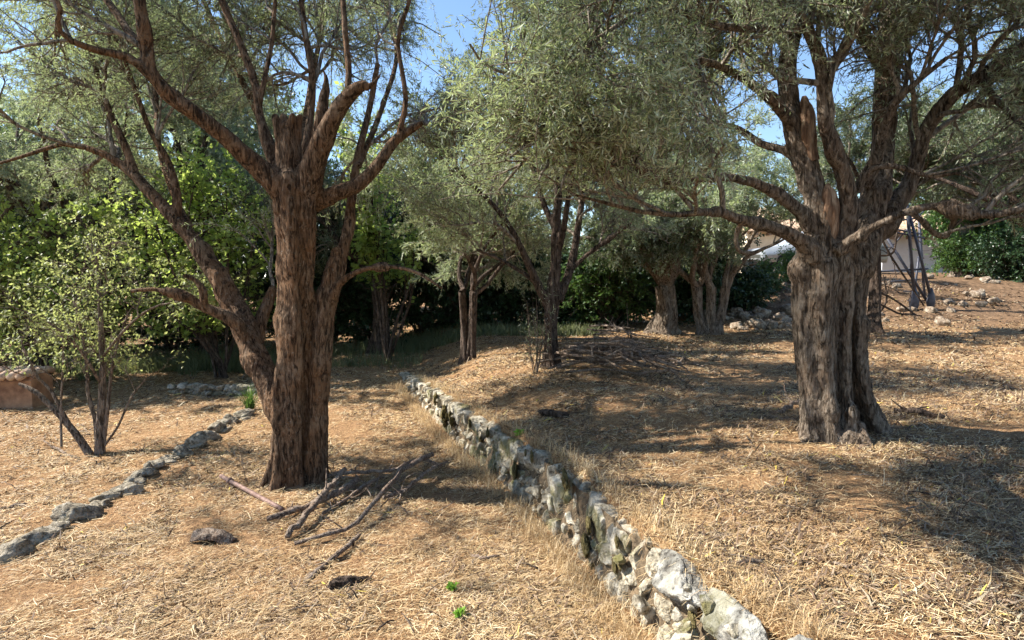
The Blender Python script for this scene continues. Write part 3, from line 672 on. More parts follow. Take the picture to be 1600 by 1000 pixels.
YC = 6.9
bC = W(862, 583, YC); zC = float(hgt(bC[0], bC[1])); bC[2] = zC
tC = [T([(862, 600, YC, 30), (862, 570, YC, 27), (861, 530, YC, 24), (862, 490, YC, 24), (864, 455, YC, 25), (868, 415, YC, 20), (869, 380, YC, 18), (870, 340, YC, 17), (873, 300, YC, 15)], 40, 40, flute(4, 41, zC, 0.8, 0.5, 0.14))]
lC = [limb(p) for p in (
    [(858, 480, 6.9, 20), (838, 440, 6.8, 15), (820, 400, 6.7, 13), (800, 360, 6.6, 11), (775, 325, 6.5, 9), (740, 290, 6.4, 7), (700, 250, 6.3, 5)],
    [(872, 470, 6.9, 20), (888, 430, 7.0, 16), (898, 390, 7.1, 14), (905, 340, 7.2, 12), (915, 290, 7.3, 9), (930, 230, 7.4, 6)],
    [(868, 400, 6.9, 14), (880, 360, 6.8, 12), (888, 310, 6.7, 10), (900, 250, 6.6, 8), (905, 190, 6.5, 5)],
    [(873, 310, 6.9, 15), (868, 260, 6.9, 12), (860, 210, 6.9, 10), (855, 150, 6.9, 8), (850, 90, 6.9, 5)],
    [(869, 360, 6.9, 13), (850, 320, 7.0, 11), (835, 270, 7.1, 9), (815, 220, 7.2, 7), (800, 160, 7.3, 5)],
    [(890, 425, 7.0, 9), (915, 400, 7.0, 7), (950, 375, 6.9, 6), (985, 350, 6.8, 4)],
    [(842, 445, 6.85, 9), (815, 425, 6.9, 7), (780, 405, 7.0, 6), (745, 390, 7.0, 4)],
)]
def keepC(P):
    x, y, z = P[:, 0], P[:, 1], P[:, 2]
    hole = (np.abs(x - 0.55) < 0.5) & (z < 2.3) & (y < 7.1)
    return ~(hole | (fbm(P, 2.6, 2, 81) < -0.15) | (z < 1.95 + 0.3 * vnoise(P, 1.3, 8)))
make_tree('olive_tree', 'slender upright olive with a ribbed trunk beside the brushwood pile, middle of the upper terrace', bC, tC, lC, 31, M['olive'], M['bark_dark'],
          dict(n1=110, l1=(0.5, 1.2), n2=1100, l2=(0.25, 0.6), n3=5000, l3=(0.14, 0.34), grav=0.05, tmin=0.4), 75000, (0.034, 0.056, 0.21), False, keepC, 0.016, bark_disp(1, 0.01, 0.015))

def side_olive(u, v, Y, hpx, wpx, lbl, seed, leafmat, bark, n=6, L=1.5, leafn=45000, lean=0, zmin=1.6, spread=(0.25, 0.95), stems=1, leafsz=(0.05, 0.08, 0.26), cat='olive tree', group='olive trees on the terraces', name='olive_tree', droop=0.1, s3=1.0, flare=0.7):
    rng = np.random.default_rng(seed)
    b = W(u, v, Y); z = float(hgt(b[0], b[1])); b[2] = z
    H = hpx * Y / F; r = wpx * Y / F / 2
    parts, limbs = [], []
    for i in range(stems):
        o = np.array([(i - (stems - 1) / 2) * r * 1.3, rng.normal(0, r * .5), 0])
        top = b + o * 2.2 + [lean * H, rng.normal(0, 0.05), H]
        pts = np.array([np.append(b + o - [0, 0, 0.15], r * 1.15), np.append(b + o + [0, 0, 0.1], r), np.append((b + o + top) / 2 + rng.normal(0, 0.04, 3), r * 0.85), np.append(top, r * 0.85)])
        S = spline(pts, 24)
        parts.append(tubes(S[None, :, :3], S[None, :, 3], 28, flute(4, seed + i, z, flare, 0.6, 0.15), cap=True))
        limbs += auto_limbs(rng, top, max(2, n // stems), L, r * 0.6, spread)
    kp = lambda P: (P[:, 2] > zmin + 0.35 * vnoise(P, 1.1, seed)) & (fbm(P, 2.2, 2, seed) > -0.2) & ~((P[:, 0] / P[:, 1] > 0.375) & (P[:, 0] / P[:, 1] < 0.48) & (P[:, 2] < 2.45) & (P[:, 1] < 12.5))
    return make_tree(name, lbl, b, parts, limbs, seed, leafmat, bark, dict(n1=70, l1=(0.45 * s3, 1.0 * s3), n2=650, l2=(0.25, 0.6), n3=3500, l3=(0.15, 0.38), grav=0.06, tmin=0.3), leafn, leafsz, False, kp, None, None, group, cat, droop=droop)

side_olive(732, 548, 8.9, 110, 13, 'pale silvery round-headed olive with twin dark stems at the end of the stone wall', 51, M['olive_pale'], M['bark_dark'], 8, 1.9, 75000, stems=2, zmin=1.35, spread=(0.2, 1.15), s3=1.3)
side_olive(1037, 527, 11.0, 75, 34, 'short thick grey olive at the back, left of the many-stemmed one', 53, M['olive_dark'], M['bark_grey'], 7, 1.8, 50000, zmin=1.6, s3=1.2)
side_olive(1110, 526, 11.0, 75, 17, 'many-stemmed pale barked olive at the back beside the rubble heap', 55, M['olive'], M['bark_pale'], 9, 1.7, 50000, stems=3, zmin=1.7, s3=1.2)
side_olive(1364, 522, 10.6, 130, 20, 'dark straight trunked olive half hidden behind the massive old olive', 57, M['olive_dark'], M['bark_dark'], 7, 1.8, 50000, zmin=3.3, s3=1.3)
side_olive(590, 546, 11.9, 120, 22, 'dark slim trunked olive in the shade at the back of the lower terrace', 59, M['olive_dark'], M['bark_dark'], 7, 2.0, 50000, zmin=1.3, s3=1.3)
side_olive(165, 575, 11.0, 160, 18, 'pale silvery olive behind the leafy sapling on the far left', 61, M['olive_pale'], M['bark_dark'], 12, 2.9, 110000, zmin=1.35, s3=1.3)
side_olive(-30, 580, 10.6, 165, 20, 'olive whose silvery crown fills the left edge', 63, M['olive_pale'], M['bark_dark'], 12, 2.8, 100000, zmin=1.4, s3=1.3)
side_olive(330, 560, 12.5, 190, 22, 'tall olive behind the second low stone edging', 65, M['olive_pale'], M['bark_dark'], 10, 3.4, 80000, zmin=1.8, leafsz=(0.07, 0.10, 0.3), s3=1.5)
side_olive(1500, 470, 17.5, 110, 20, 'grey green olive on top of the earth bank', 67, M['olive'], M['bark_pale'], 8, 2.2, 50000, zmin=3.2, leafsz=(0.07, 0.11, 0.3), s3=1.5)
side_olive(1640, 520, 8.5, 170, 26, 'olive whose dark crown closes the right edge', 69, M['olive_dark'], M['bark_dark'], 9, 1.9, 60000, zmin=2.5, s3=1.3)
side_olive(1015, 500, 17.0, 160, 22, 'olive standing behind the dark evergreen shrubs', 71, M['olive_pale'], M['bark_dark'], 8, 2.4, 40000, zmin=2.6, leafsz=(0.07, 0.11, 0.3), s3=1.5)

# ------------------------------------------------------------------ broad-leaved trees and shrubs at the back
def leafy(name, label, cat, x, y, h, rx, ry, n, sz, mat, seed, zlow=0.0, group=None, stem=0.03, bark='bark_dark', nb=160):
    rng = np.random.default_rng(seed); z0 = float(hgt(x, y)); root = empty(name, (x, y, z0), label, cat, group)
    k = 7; az = rng.uniform(0, 6.28, k); sp_ = rng.uniform(0.1, 0.75, k)
    D = np.stack([np.cos(az) * np.sin(sp_), np.sin(az) * np.sin(sp_), np.cos(sp_)], -1)
    P0 = grow(rng, np.zeros((k, 3)) + rng.normal(0, 0.04, (k, 3)) * [1, 1, 0], D, np.full(k, h * 0.75), 10, 0.12, -0.03)
    R0 = np.full((k, 1), stem) * np.linspace(1, 0.3, 10)
    O, D, R = spawn(rng, P0, R0, nb, 0.02 if cat == 'shrub' else 0.2, 1, 0.5, 1.3, 0.0 if cat == 'shrub' else 0.3)
    P1 = grow(rng, O, D, rng.uniform(0.25, 0.55, nb) * min(rx * 1.4, h), 7, 0.2, 0.04); R1 = np.minimum(R * .6, .012)[:, None] * np.linspace(1, .3, 7)
    O, D, R = spawn(rng, P1, R1, nb * 9, 0.1, 1, 0.4, 1.2, 0.2)
    P2 = grow(rng, O, D, rng.uniform(0.12, 0.4, nb * 9), 4, 0.2, 0.1); R2 = np.minimum(R * .6, .004)[:, None] * np.linspace(1, .4, 4)
    sc3 = np.array([rx, ry, 1.0])
    allp = np.concatenate([P1.reshape(-1, 3)]); ex = np.abs(allp).max(0); ex[2] = allp[:, 2].max()
    f = np.array([rx / np.percentile(np.abs(allp[:, 0]), 97), ry / np.percentile(np.abs(allp[:, 1]), 97), h / np.percentile(allp[:, 2], 98)])
    P0, P1, P2 = P0 * f, P1 * f, P2 * f
    kp = P2[:, -1, 2] > zlow + 0.15 * vnoise(P2[:, -1], 1.5, seed); P2, R2 = P2[kp], R2[kp]
    mb = MB().add(*tubes(P0, R0, 8)); mb.add(*tubes(P1, R1, 5)); mb.add(*tubes(P2, R2, 3)); mb.build('branches', M[bark], root)
    mb = MB().add(*leaves(rng, P2, n, sz[0], sz[1], sz[2], 1.0, False, 0.0, 0.25)); mb.build('crown', M[mat], root, smooth=False)
    return root
def wx(u, Y): return (u - 800) * Y / F
bx = [(-40, 12.5, 3.2, 1.6), (60, 12.0, 2.6, 1.3), (165, 13.5, 3.0, 1.4), (260, 12.8, 2.4, 1.3), (350, 14.0, 3.2, 1.4), (450, 13.6, 2.6, 1.3), (520, 14.2, 3.0, 1.3), (585, 13.4, 2.3, 1.2), (655, 14.2, 3.1, 1.4), (720, 13.6, 2.2, 1.2), (790, 13.9, 1.8, 1.2),
      (850, 13.6, 1.5, 1.0), (915, 12.9, 1.4, 1.0), (970, 13.2, 1.7, 1.0), (1040, 13.6, 2.0, 1.2), (1080, 13.9, 1.8, 0.8)]
where = ['at the far left edge', 'behind the silvery olive on the far left', 'behind the green weeds', 'left of the second low stone edging', 'behind the second low stone edging', 'directly behind the big forked olive', 'showing just right of the forked olive trunk', 'behind the slim dark olive',
         'between the slim dark olive and the twin-stemmed olive', 'directly behind the twin-stemmed olive', 'right of the twin-stemmed olive', 'behind the slender upright olive', 'just right of the slender upright olive', 'above the brushwood pile', 'behind the short thick olive', 'behind the many-stemmed olive']
for i, (u, Y, h, r) in enumerate(bx):
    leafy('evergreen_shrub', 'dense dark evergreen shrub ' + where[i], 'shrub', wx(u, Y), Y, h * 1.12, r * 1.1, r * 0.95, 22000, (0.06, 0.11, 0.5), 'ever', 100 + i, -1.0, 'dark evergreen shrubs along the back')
leafy('laurel_bush', 'glossy green bush in front of the dark shrubs, between brushwood pile and dark trunks', 'bush', wx(950, 12.2), 12.2, 1.5, 0.9, 0.6, 12000, (0.05, 0.09, 0.5), 'mid', 131, 0, None)
leafy('broadleaf_tree', 'bright green sunlit broad-leaved tree behind the forked olive, to its right', 'tree', wx(605, 10.8), 10.8, 3.9, 1.0, 0.9, 6500, (0.06, 0.11, 0.75), 'bright', 141, 1.5, 'bright broad-leaved trees')
leafy('broadleaf_tree', 'bright green sunlit broad-leaved tree behind the forked olive, to its left', 'tree', wx(345, 9.8), 9.8, 3.3, 1.35, 0.9, 7500, (0.06, 0.11, 0.75), 'bright', 143, 0.9, 'bright broad-leaved trees')
leafy('broadleaf_tree', 'bright green leafy tree low at the left edge behind the ochre wall', 'tree', wx(60, 9.4), 9.4, 2.6, 1.4, 0.9, 9000, (0.06, 0.10, 0.7), 'bright', 145, 0.5, 'bright broad-leaved trees')
tb = [(1540, 19, 3.6, 1.7, 'mid'), (1560, 17.6, 3.0, 1.6, 'mid'), (1640, 16.5, 3.4, 1.8, 'ever'), (1545, 21, 5.0, 2.2, 'ever'), (1395, 27, 5.0, 2.6, 'mid'), (1070, 24, 4.2, 2.2, 'ever'), (1020, 22, 3.6, 1.8, 'ever')]
tw_ = ['behind the earth bank beside the white house', 'on the crest of the earth bank', 'at the right edge on the bank', 'tall, above the crest of the bank', 'behind the white house roof', 'behind the stone pillar', 'far behind the short thick olive']
for i, (u, Y, h, r, mt) in enumerate(tb):
    leafy('leafy_tree', ('dark' if mt == 'ever' else 'green') + ' leafy tree ' + tw_[i], 'tree', wx(u, Y), Y, h, r, r * .9, 14000, (0.08, 0.15, 0.55), mt, 160 + i, 0.2, 'leafy trees beyond the terraces', 0.05)
for u, Y, h, r, mt, lb in ((1590, 15.8, 1.2, .8, 'ever', 'low dark shrub on the bank crest at the right edge'), (1520, 17.2, 1.1, .8, 'mid', 'low green shrub on the bank crest, left of the pale trunk top'), (1560, 17.0, 1.3, .8, 'ever', 'low dark shrub on the bank crest behind the pale stones'), (1640, 15.5, 1.6, 1.0, 'ever', 'dark shrub cut by the right edge of the picture'),
                        (1236, 16.8, .7, .4, 'mid', 'green bush in front of the parked car bonnet'), (1190, 15.6, .62, .4, 'mid', 'small bush between stone pillar and parked car'), (1150, 14.0, .75, .45, 'ever', 'dark low bush against the whitewashed wall')):
    leafy('low_shrub', lb, 'shrub', wx(u, Y), Y, h, r, r * .8, 5000 if Y > 14.5 and u < 1300 else 12000, (0.05, 0.09, 0.55), mt, 240 + int(u), -1.0, None, .015, nb=90)
bt_ = [(-120, 17, 6.5, 3.2), (60, 18, 6.0, 3.0), (240, 19, 6.5, 3.2), (420, 18.5, 6.0, 3.0), (560, 19.5, 4.6, 2.6), (700, 19, 4.6, 2.6)]
tl_ = ['at the far left edge', 'above the ochre wall', 'behind the left hand bright tree', 'behind the forked olive', 'far behind the slim dark olive', 'far behind the twin-stemmed olive']
for i, (u, Y, h, r) in enumerate(bt_):
    leafy('tall_tree', 'tall grey green background tree ' + tl_[i], 'tree', wx(u, Y), Y, h, r, r * .8, 22000, (0.09, 0.16, 0.4), 'olive_pale' if i % 2 == 0 else 'mid', 180 + i, 0.6, 'tall trees closing the view', 0.08, nb=220)

# leafy sapling, left
YS = 950 * 1.6 / 272
def sap():
    rng = np.random.default_rng(301); b = W(155, 702, YS); b[2] = float(hgt(b[0], b[1])); root = empty('sapling', b, 'leafy light green multi-stemmed sapling with a leaning pale stem on the left terrace', 'sapling')
    ls = [limb(p, 12) for p in (
        [(156, 708, YS, 19), (157, 660, YS, 16), (160, 610, YS, 13), (160, 560, YS, 11), (157, 500, YS, 9), (155, 450, YS, 6), (150, 390, YS, 4)],
        [(140, 710, YS, 15), (120, 680, YS, 13), (90, 645, YS, 11), (55, 612, YS, 9), (30, 600, YS, 5)],
        [(152, 700, YS, 8), (148, 650, YS, 7), (138, 620, YS, 6), (136, 580, YS, 5), (128, 520, YS, 4), (110, 450, YS, 3)],
        [(162, 690, YS, 7), (168, 640, YS, 6), (172, 600, YS, 5), (180, 550, YS, 4), (200, 490, YS, 3)],
        [(118, 678, YS, 7), (95, 640, YS, 6), (80, 610, YS, 5), (60, 590, YS, 4), (35, 540, YS, 3)],
        [(162, 698, YS, 4), (185, 665, YS, 3.5), (205, 620, YS, 3), (230, 590, YS, 2)],
        [(96, 698, YS - .1, 4), (95, 640, YS, 3.5), (97, 600, YS, 3), (100, 530, YS, 2)],
        [(158, 600, YS, 5), (120, 540, YS - .3, 4), (70, 500, YS - .4, 3), (20, 480, YS - .5, 2)],
        [(158, 560, YS, 5), (200, 510, YS - .2, 4), (240, 480, YS - .3, 3), (290, 470, YS - .3, 2)])]
    LP = np.stack([l[0] for l in ls]); LR = np.stack([l[1] for l in ls])
    kp = lambda P: P[:, 2] > 0.75 + 0.45 * ss(-3.4, -4.4, P[:, 0]) * 0 + 0.2 * vnoise(P, 1.5, 3)
    bt, tw = crown(rng, LP, LR, 50, (0.2, 0.6), 360, (0.15, 0.4), 2200, (0.08, 0.2), kp, 0.05, 0.35, 0.3, 0.006)
    mb = MB().add(*tubes(LP, LR, 10)); localize(mb, root).build('stems', M['bark_pale'], root)
    mb = MB()
    for P, R, s in bt: mb.add(*tubes(P, R, s))
    localize(mb, root).build('branches', M['bark_pale'], root)
    mb = MB().add(*leaves(rng, tw[1], 5600, 0.024, 0.045, 0.5, 0.9)); localize(mb, root).build('crown', M['sap'], root, smooth=False)
sap()

# ------------------------------------------------------------------ retaining wall
rng = np.random.default_rng(5)
root = empty('retaining_wall', (0.2, 4, 0.0), 'low dry stone retaining wall of pale limestone between the two terraces', 'wall')
mb = MB(); ysw = 2.95
L = np.array([(xw(t), t) for t in np.linspace(1.5, 9.6, 800)]); seg = np.linalg.norm(np.diff(L, axis=0), axis=1); cum = np.concatenate([[0], np.cumsum(seg)])
def at_arc(a):
    return np.array([np.interp(a, cum, L[:, 0]), np.interp(a, cum, L[:, 1])])
TB = []
for course in range(3):
    a = -0.05 + rng.uniform(0, 0.1)
    while a < cum[-1] - 0.1:
        wd = rng.uniform(0.09, 0.20) if course == 2 else rng.uniform(0.08, 0.19)
        p = at_arc(a + wd / 2); p2 = at_arc(a + wd / 2 + 0.05); t = norm(p2 - p); H = wall_h(p[1])
        # the top course stands upright, two smaller courses below it
        z0_, z1_ = ((0.0, 0.30), (0.26, 0.55), (0.50, 1.0))[course]
        hh = (z1_ - z0_) * H; zc = (z0_ + z1_) / 2 * H + rng.uniform(-.015, .015)
        if hh > 0.03 or course == 2:
            hh = max(hh, 0.05)
            if course == 0: zc -= 0.03; hh += 0.06
            g0 = float(hgt(p[0] - 0.3, p[1], False))
            P, Tt = rock(rng, (wd * 1.12, 0.19, hh * rng.uniform(1.02, 1.12)), 4, 9, 0.045, 1)
            P = P @ rotm(rng.normal(0, 0.06), rng.normal(0, 0.08), math.atan2(t[1], t[0]) + rng.normal(0, 0.06)).T
            nrm = np.array([-t[1], t[0]])
            c = p + nrm * (rng.uniform(-0.012, 0.012) - 0.035 - 0.015 * course)
            crumbly = 2.5 < p[1] < 3.2
            if not (course == 2 and (p[1] < 2.55 or (crumbly and rng.random() < 0.35))): mb.add(P + [c[0], c[1], zc + g0 - (0.04 if crumbly and course == 2 else 0)], Tt)
        a += wd
for i in range(45):
    y = 1.7 + 6.8 * rng.random() ** 1.5; zf = rng.uniform(0.02, 1.0); sz = rng.uniform(.025, .075); P, Tt = rock(rng, (sz * 1.2, sz, sz * rng.uniform(.7, 1.5)), 2, 11, .06)
    mb.add(P @ rotm(rng.normal(0, .5), rng.normal(0, .5), rng.uniform(0, 3)).T + [xw(y) - .075 + .03 * zf, y, wall_h(y) * zf], Tt)
localize(mb, root).build('stones', M['lime'], root, smooth=False)
def cap(x, y0, size, rot, lab, z=0.36):
    P, Tt = rock(rng, size, 5, 11, 0.11, 0); P = P @ rotm(*rot).T
    mb = MB().add(P + [x, y0, z], Tt); o = localize(mb, root).build('capstone', M['lime_grey'], root, smooth=False)
    if lab: o['label'] = lab
cap(0.69, 2.45, (0.14, 0.38, 0.19), (-0.12, 0.7, 0.28), 'big pale tilted boulder', 0.32)
cap(0.80, 2.09, (0.15, 0.40, 0.19), (0.05, 0.6, 0.36), 'big jagged boulder nearest the viewer', 0.31)
cap(0.93, 1.86, (0.16, 0.22, 0.16), (0.0, 0.3, 0.42), None, 0.36)
# earth and rubble core behind the face stones
n = 240; m_ = 14; yy = np.linspace(1.5, 9.0, n); V = []
for j in range(m_):
    f = j / (m_ - 1); xx = xw(yy) - 0.03 + 0.05 * f; zz = wall_h(yy) * f * (0.92 - 0.35 * ss(2.8, 2.3, yy))
    V.append(np.stack([xx, yy, zz], -1))
V = np.stack(V); dd_ = 0.035 * fbm(V.reshape(-1, 3), 9, 3, 12).reshape(m_, n); V[..., 0] -= dd_; ii = np.arange(n * m_).reshape(m_, n)
mb = MB().add(V, np.stack([ii[:-1, :-1], ii[:-1, 1:], ii[1:, 1:], ii[1:, :-1]], -1).reshape(-1, 4)); localize(mb, root).build('earth_core', M['earth'], root)
mb = MB(); rg = np.random.default_rng(15)
for i in range(20):                               # moss cushions
    y = 2.2 + 4.5 * rg.random() ** 1.4; zf = rg.uniform(0.3, 1.0); P, Tt = ico(4); s = rg.uniform(0.03, 0.085)
    P = P * [s * 0.25, s * 1.2, s * 0.8] * (1 + 0.5 * fbm(P + i, 2.0, 4, i) + 0.12 * vnoise(P, 14, i))[:, None]
    mb.add(P + [xw(y) - 0.055 + 0.02 * zf, y, wall_h(y) * zf], Tt)
localize(mb, root).build('moss', M['moss'], root)
# dry grass hanging on and at the foot of the wall
def tufts(n, name, label, mat, pos, L, spread, wd=0.002, droop=0.6, seed=3, kind='stuff', K=4):
    rg = np.random.default_rng(seed); O = pos(rg, n); az = rg.uniform(0, 6.28, n); el = np.abs(rg.normal(0, spread, n))
    D = np.stack([np.cos(az) * np.sin(el), np.sin(az) * np.sin(el), np.cos(el)], -1)
    P = grow(rg, O, D, rg.uniform(*L, n), K, 0.08, droop)
    S = norm(np.stack([-np.sin(az), np.cos(az), 0 * az], -1)) ; hw = (wd * np.linspace(1, 0.25, K))[None, :, None] * (0.6 + 0.8 * rg.random((n, 1, 1)))
    A = P - S[:, None] * hw; B = P + S[:, None] * hw; V = np.stack([A, B], 2).reshape(-1, 3)
    b = (np.arange(n)[:, None] * 2 * K + np.arange(K - 1)[None] * 2)[..., None]
    q = (b + np.array([0, 1, 3, 2])).reshape(-1, 4)
    o = MB().add(V, q).build(name, mat, smooth=False)
    if label: tag(o, label, name.replace('_', ' '), kind=kind)
    return o
def pw(rg, n):
    y = 1.9 + 6.8 * rg.random(n) ** 1.5; side = rg.random(n) < 0.55
    cl = fbm(np.stack([y, 0 * y, 0 * y], -1), 3, 2, 8); y = y + 0.15 * cl
    x = xw(y) + np.where(side, rg.normal(0.05, 0.06, n), -0.11 - np.abs(rg.normal(0, 0.07, n)))
    return np.stack([x, y, hgt(x, y)], -1)
tufts(24000, 'dry_grass', 'dry yellowish grass tufts on top and at the foot of the retaining wall', M['straw'], pw, (0.05, 0.14), 0.8, 0.0016, 0.9, 6)
def pg(rg, n):
    x = rg.uniform(-8.5, -1.6, n); y = 9.5 + 0.35 * (x + 4.5) * (x > -4.5) + np.abs(rg.normal(0, 1.1, n)) + 0.5 * vnoise(np.stack([x, 0 * x, 0 * x], -1), 2, 4)
    kk = fbm(np.stack([x, y, 0 * x], -1), 1.8, 3, 5) > -0.02; x = np.where(kk, x, x * 0.97 - 0.4); y = np.where(kk, y, y + 0.35)
    y = np.where((x > -3.4) & (rg.random(n) < .7), y + 1.6, y)
    return np.stack([x, y, hgt(x, y)], -1)
tufts(20000, 'green_weeds', 'grey green weeds and grass growing under the shrubs at the back left', M['weed'], pg, (0.06, 0.26), 0.55, 0.005, 0.25, 9)
def pg2(rg, n):
    x = rg.uniform(-2.8, 1.6, n); y = 11.2 - 0.28 * x + np.abs(rg.normal(0, 0.8, n)); return np.stack([x, y, hgt(x, y)], -1)
tufts(6000, 'low_weeds', 'low green weeds along the shaded far edge of the upper terrace', M['weed'], pg2, (0.05, 0.2), 0.6, 0.010, 0.3, 10)

# ------------------------------------------------------------------ loose stone edging, left
rg = np.random.default_rng(44)
es = [(18, 872, 62, 26, 'dark rounded stone at the left edge of the picture, first of the edging row'), (72, 846, 60, 22, 'flat brown stone half buried in straw beside the first edging stone'),
      (122, 808, 52, 30, 'dark mossy jagged stone, third along the edging row'), (172, 776, 40, 14, 'small flat stone just beyond the dark jagged edging stone'), (202, 766, 44, 14, 'thin flat grey stone half buried in the edging row'),
      (230, 738, 26, 22, 'small dark upright stone standing alone in the edging row'), (208, 748, 34, 10, 'pale flat stone lying before the small upright stone'), (258, 720, 32, 12, 'low pale stone beyond the small upright stone'),
      (284, 708, 34, 18, 'pale lumpy stone in the middle of the edging row'), (304, 694, 34, 24, 'tallest pale stone of the edging row'), (326, 682, 28, 16, 'rough brown stone beyond the tallest pale one'),
      (344, 668, 32, 18, 'dark stone with moss, near the far end of the edging row'), (362, 656, 28, 16, 'dark stone second from the far end of the edging row'), (384, 646, 30, 16, 'last stone of the edging row beside the grass tuft')]
for u, v, wpx, hpx, lb in es:
    Y = F * 1.56 / (v - 430); p = W(u, v, Y); s = Y / F
    P, Tt = rock(rg, (wpx * s * 1.2, wpx * s * 0.65, hpx * s * 1.45), 4, 9, 0.14)
    P = P @ rotm(rg.normal(0, .15), rg.normal(0, .15), 0.9 + rg.normal(0, .4)).T
    z = float(hgt(p[0], p[1])); o = MB().add(P, Tt).build('edging_stone', M['edge_stone']); o.location = (p[0], p[1], z + hpx * s * 0.12)
    tag(o, lb, 'stone', 'row of edging stones across the left terrace')
_e = [W(u, v, F * 1.56 / (v - 430))[:2] for u, v, *_q in es]
for i in range(26):
    k = i % (len(_e) - 1); f = rg.random(); x, y = _e[k] * (1 - f) + _e[k + 1] * f + rg.normal(0, .03, 2); sz = rg.uniform(.07, .14)
    P, Tt = rock(rg, (sz * 1.3, sz, sz * .7), 3, 9, .12); o = MB().add(P @ rotm(0, rg.normal(0, .2), rg.uniform(0, 3)).T, Tt).build('edging_stone', M['edge_stone']); o.location = (x, y, float(hgt(x, y)) + .012)
    tag(o, 'small half buried stone filling a gap in the left edging row', 'stone', 'small filling stones of the edging row')
root = empty('stone_edging', (-4.1, 8.4, 0), 'second low dry stone edging at the far left behind the sapling', 'wall'); mb = MB()
for i in range(34):
    u = 272 + (i % 17) * 8.2; Y = 8.5 - (i % 17) * 0.012; p = W(u, 606, Y); P, Tt = rock(rg, (rg.uniform(.08, .16), .16, rg.uniform(.06, .10)), 3, 8, .12)
    mb.add(P @ rotm(0, rg.normal(0, .2), rg.normal(0, .5)).T + [p[0], p[1] + rg.normal(0, .03), float(hgt(p[0], p[1])) + 0.03 + (i // 17) * 0.07], Tt)
localize(mb, root).build('stones', M['edge_stone'], root)

# rubble and rocks by the bank
k = 0
spots = [(1150, 523, 11.6, .32, 'at the foot of the many-stemmed olive'), (1176, 519, 11.8, .42, 'pale, low in front of the stone pillar'), (1205, 520, 11.5, .36, 'left of the massive trunk'), (1232, 524, 11.2, .34, 'touching the outline of the massive trunk'),
         (1190, 498, 13.2, .5, 'flat, upper left of the massive trunk'), (1218, 505, 12.6, .46, 'reddish, second row of the heap'), (1160, 503, 13.0, .34, 'below the pillar'), (1236, 492, 13.5, .44, 'topmost of the heap')]
for u, v, Y, s, lb in spots:
    p = W(u, v, Y); P, Tt = rock(rg, (s * 0.95, s * .75, s * .55), 4, 10, .12); o = MB().add(P @ rotm(0, rg.normal(0, .2), rg.uniform(0, 3)).T, Tt).build('rubble_stone', M['rubble'], smooth=False)
    o.location = (p[0], p[1], float(hgt(p[0], p[1])) + s * .12); tag(o, 'rubble block ' + lb, 'stone', 'rubble heap left of the massive olive')
for i in range(100):
    x, y = (rg.uniform(6.6, 12.5), rg.uniform(11.8, 16.8)) if i < 66 else (rg.uniform(4.2, 5.6), rg.uniform(11.3, 13.8)); s = rg.uniform(.06, .22) * (1.4 if rg.random() < .15 else 1)
    P, Tt = rock(rg, (s * 1.3, s, s * .8), 3, 10, .12); o = MB().add(P @ rotm(0, 0, rg.uniform(0, 3)).T, Tt).build('bank_stone', M['rubble'])
    o.location = (x, y, float(hgt(x, y)) + s * .2); tag(o, *(('one of the small pale stones strewn over the earth bank', 'stone', 'stones strewn over the earth bank') if i < 66 else ('one of the small stones littering the rubble heap left of the massive olive', 'stone', 'small stones of the rubble heap')))

# ------------------------------------------------------------------ sticks
def stick(pts, label, group=None, name='stick', mat='stick', K=16, knots=True, side=0, cat='stick'):
    """pts rows (x,y,lift,radius)"""
    rows = [np.array([x, y, float(hgt(x, y, False)) + l, r * (0.82 if r > .014 else 1)]) for x, y, l, r in pts]
    S = spline(rows, K); S[:, 3] = np.maximum(S[:, 3], 0.002)
    b = S[0, :3].copy(); root_l = b
    S[:, :3] += 0.3 * S[:, 3:4] * rg.normal(size=(K, 3))
    V, q, c1, c2 = tubes(S[None, :, :3], S[None, :, 3], 10, cap=True)
    V = V + 0.15 * S[:, 3].max() * norm(rg.normal(size=(1, 3))) * vnoise(V, 40, 5)[:, None]
    mb = MB().add(V, q, c1, c2)
    for j in range(side):
        k = rg.integers(3, K - 3); O = S[k, :3][None]; D = norm(S[k, :3] - S[k - 1, :3] + 0.7 * rg.normal(size=3))[None]; D[:, 2] = abs(D[:, 2]) * .6 + .1
        P = grow(rg, O, norm(D), np.array([rg.uniform(.08, .25)]), 6, .15, 0); mb.add(*tubes(P, np.maximum(S[k, 3] * .4, .0015) * np.linspace(1, .4, 6)[None], 5))
    mb.v = [v - b for v in mb.v]; o = mb.build(name, M[mat]); o.location = b; tag(o, label, cat, group); return o
def gp(u, v, lift=0.0):
    """ground point on the lower terrace"""
    Y = F * (1.6 - lift) / (v - 430); return W(u, v, Y)[:2]
def gstick(pix, label, **kw):
    stick([(*gp(u, v), l, wpx * F * 1.6 / (v - 430) / F / 2) for u, v, l, wpx in pix], label, **kw)
G = 'fallen branches at the foot of the forked olive'
gstick([(415, 832, .03, 10), (480, 812, .04, 13), (530, 792, .06, 14), (560, 775, .07, 11)], 'stout pale branch lying from the forked olive toward the lower left', group=G, side=2)
gstick([(448, 858, .02, 12), (480, 830, .06, 13), (512, 800, .10, 12), (540, 772, .14, 9)], 'barkless grey branch with a sawn end, crossing the stout pale one', group=G, side=2)
gstick([(462, 870, .02, 6), (520, 855, .03, 7), (556, 843, .05, 8), (600, 800, .10, 9), (640, 765, .15, 10), (676, 750, .17, 9)], 'long thin branch curving from lower left up to the thick tip on the right', group=G, side=4)
gstick([(500, 764, .05, 6), (560, 762, .08, 7), (610, 764, .10, 6), (655, 752, .14, 7), (690, 756, .10, 5)], 'reddish branch lying level behind the others', group=G, side=4)
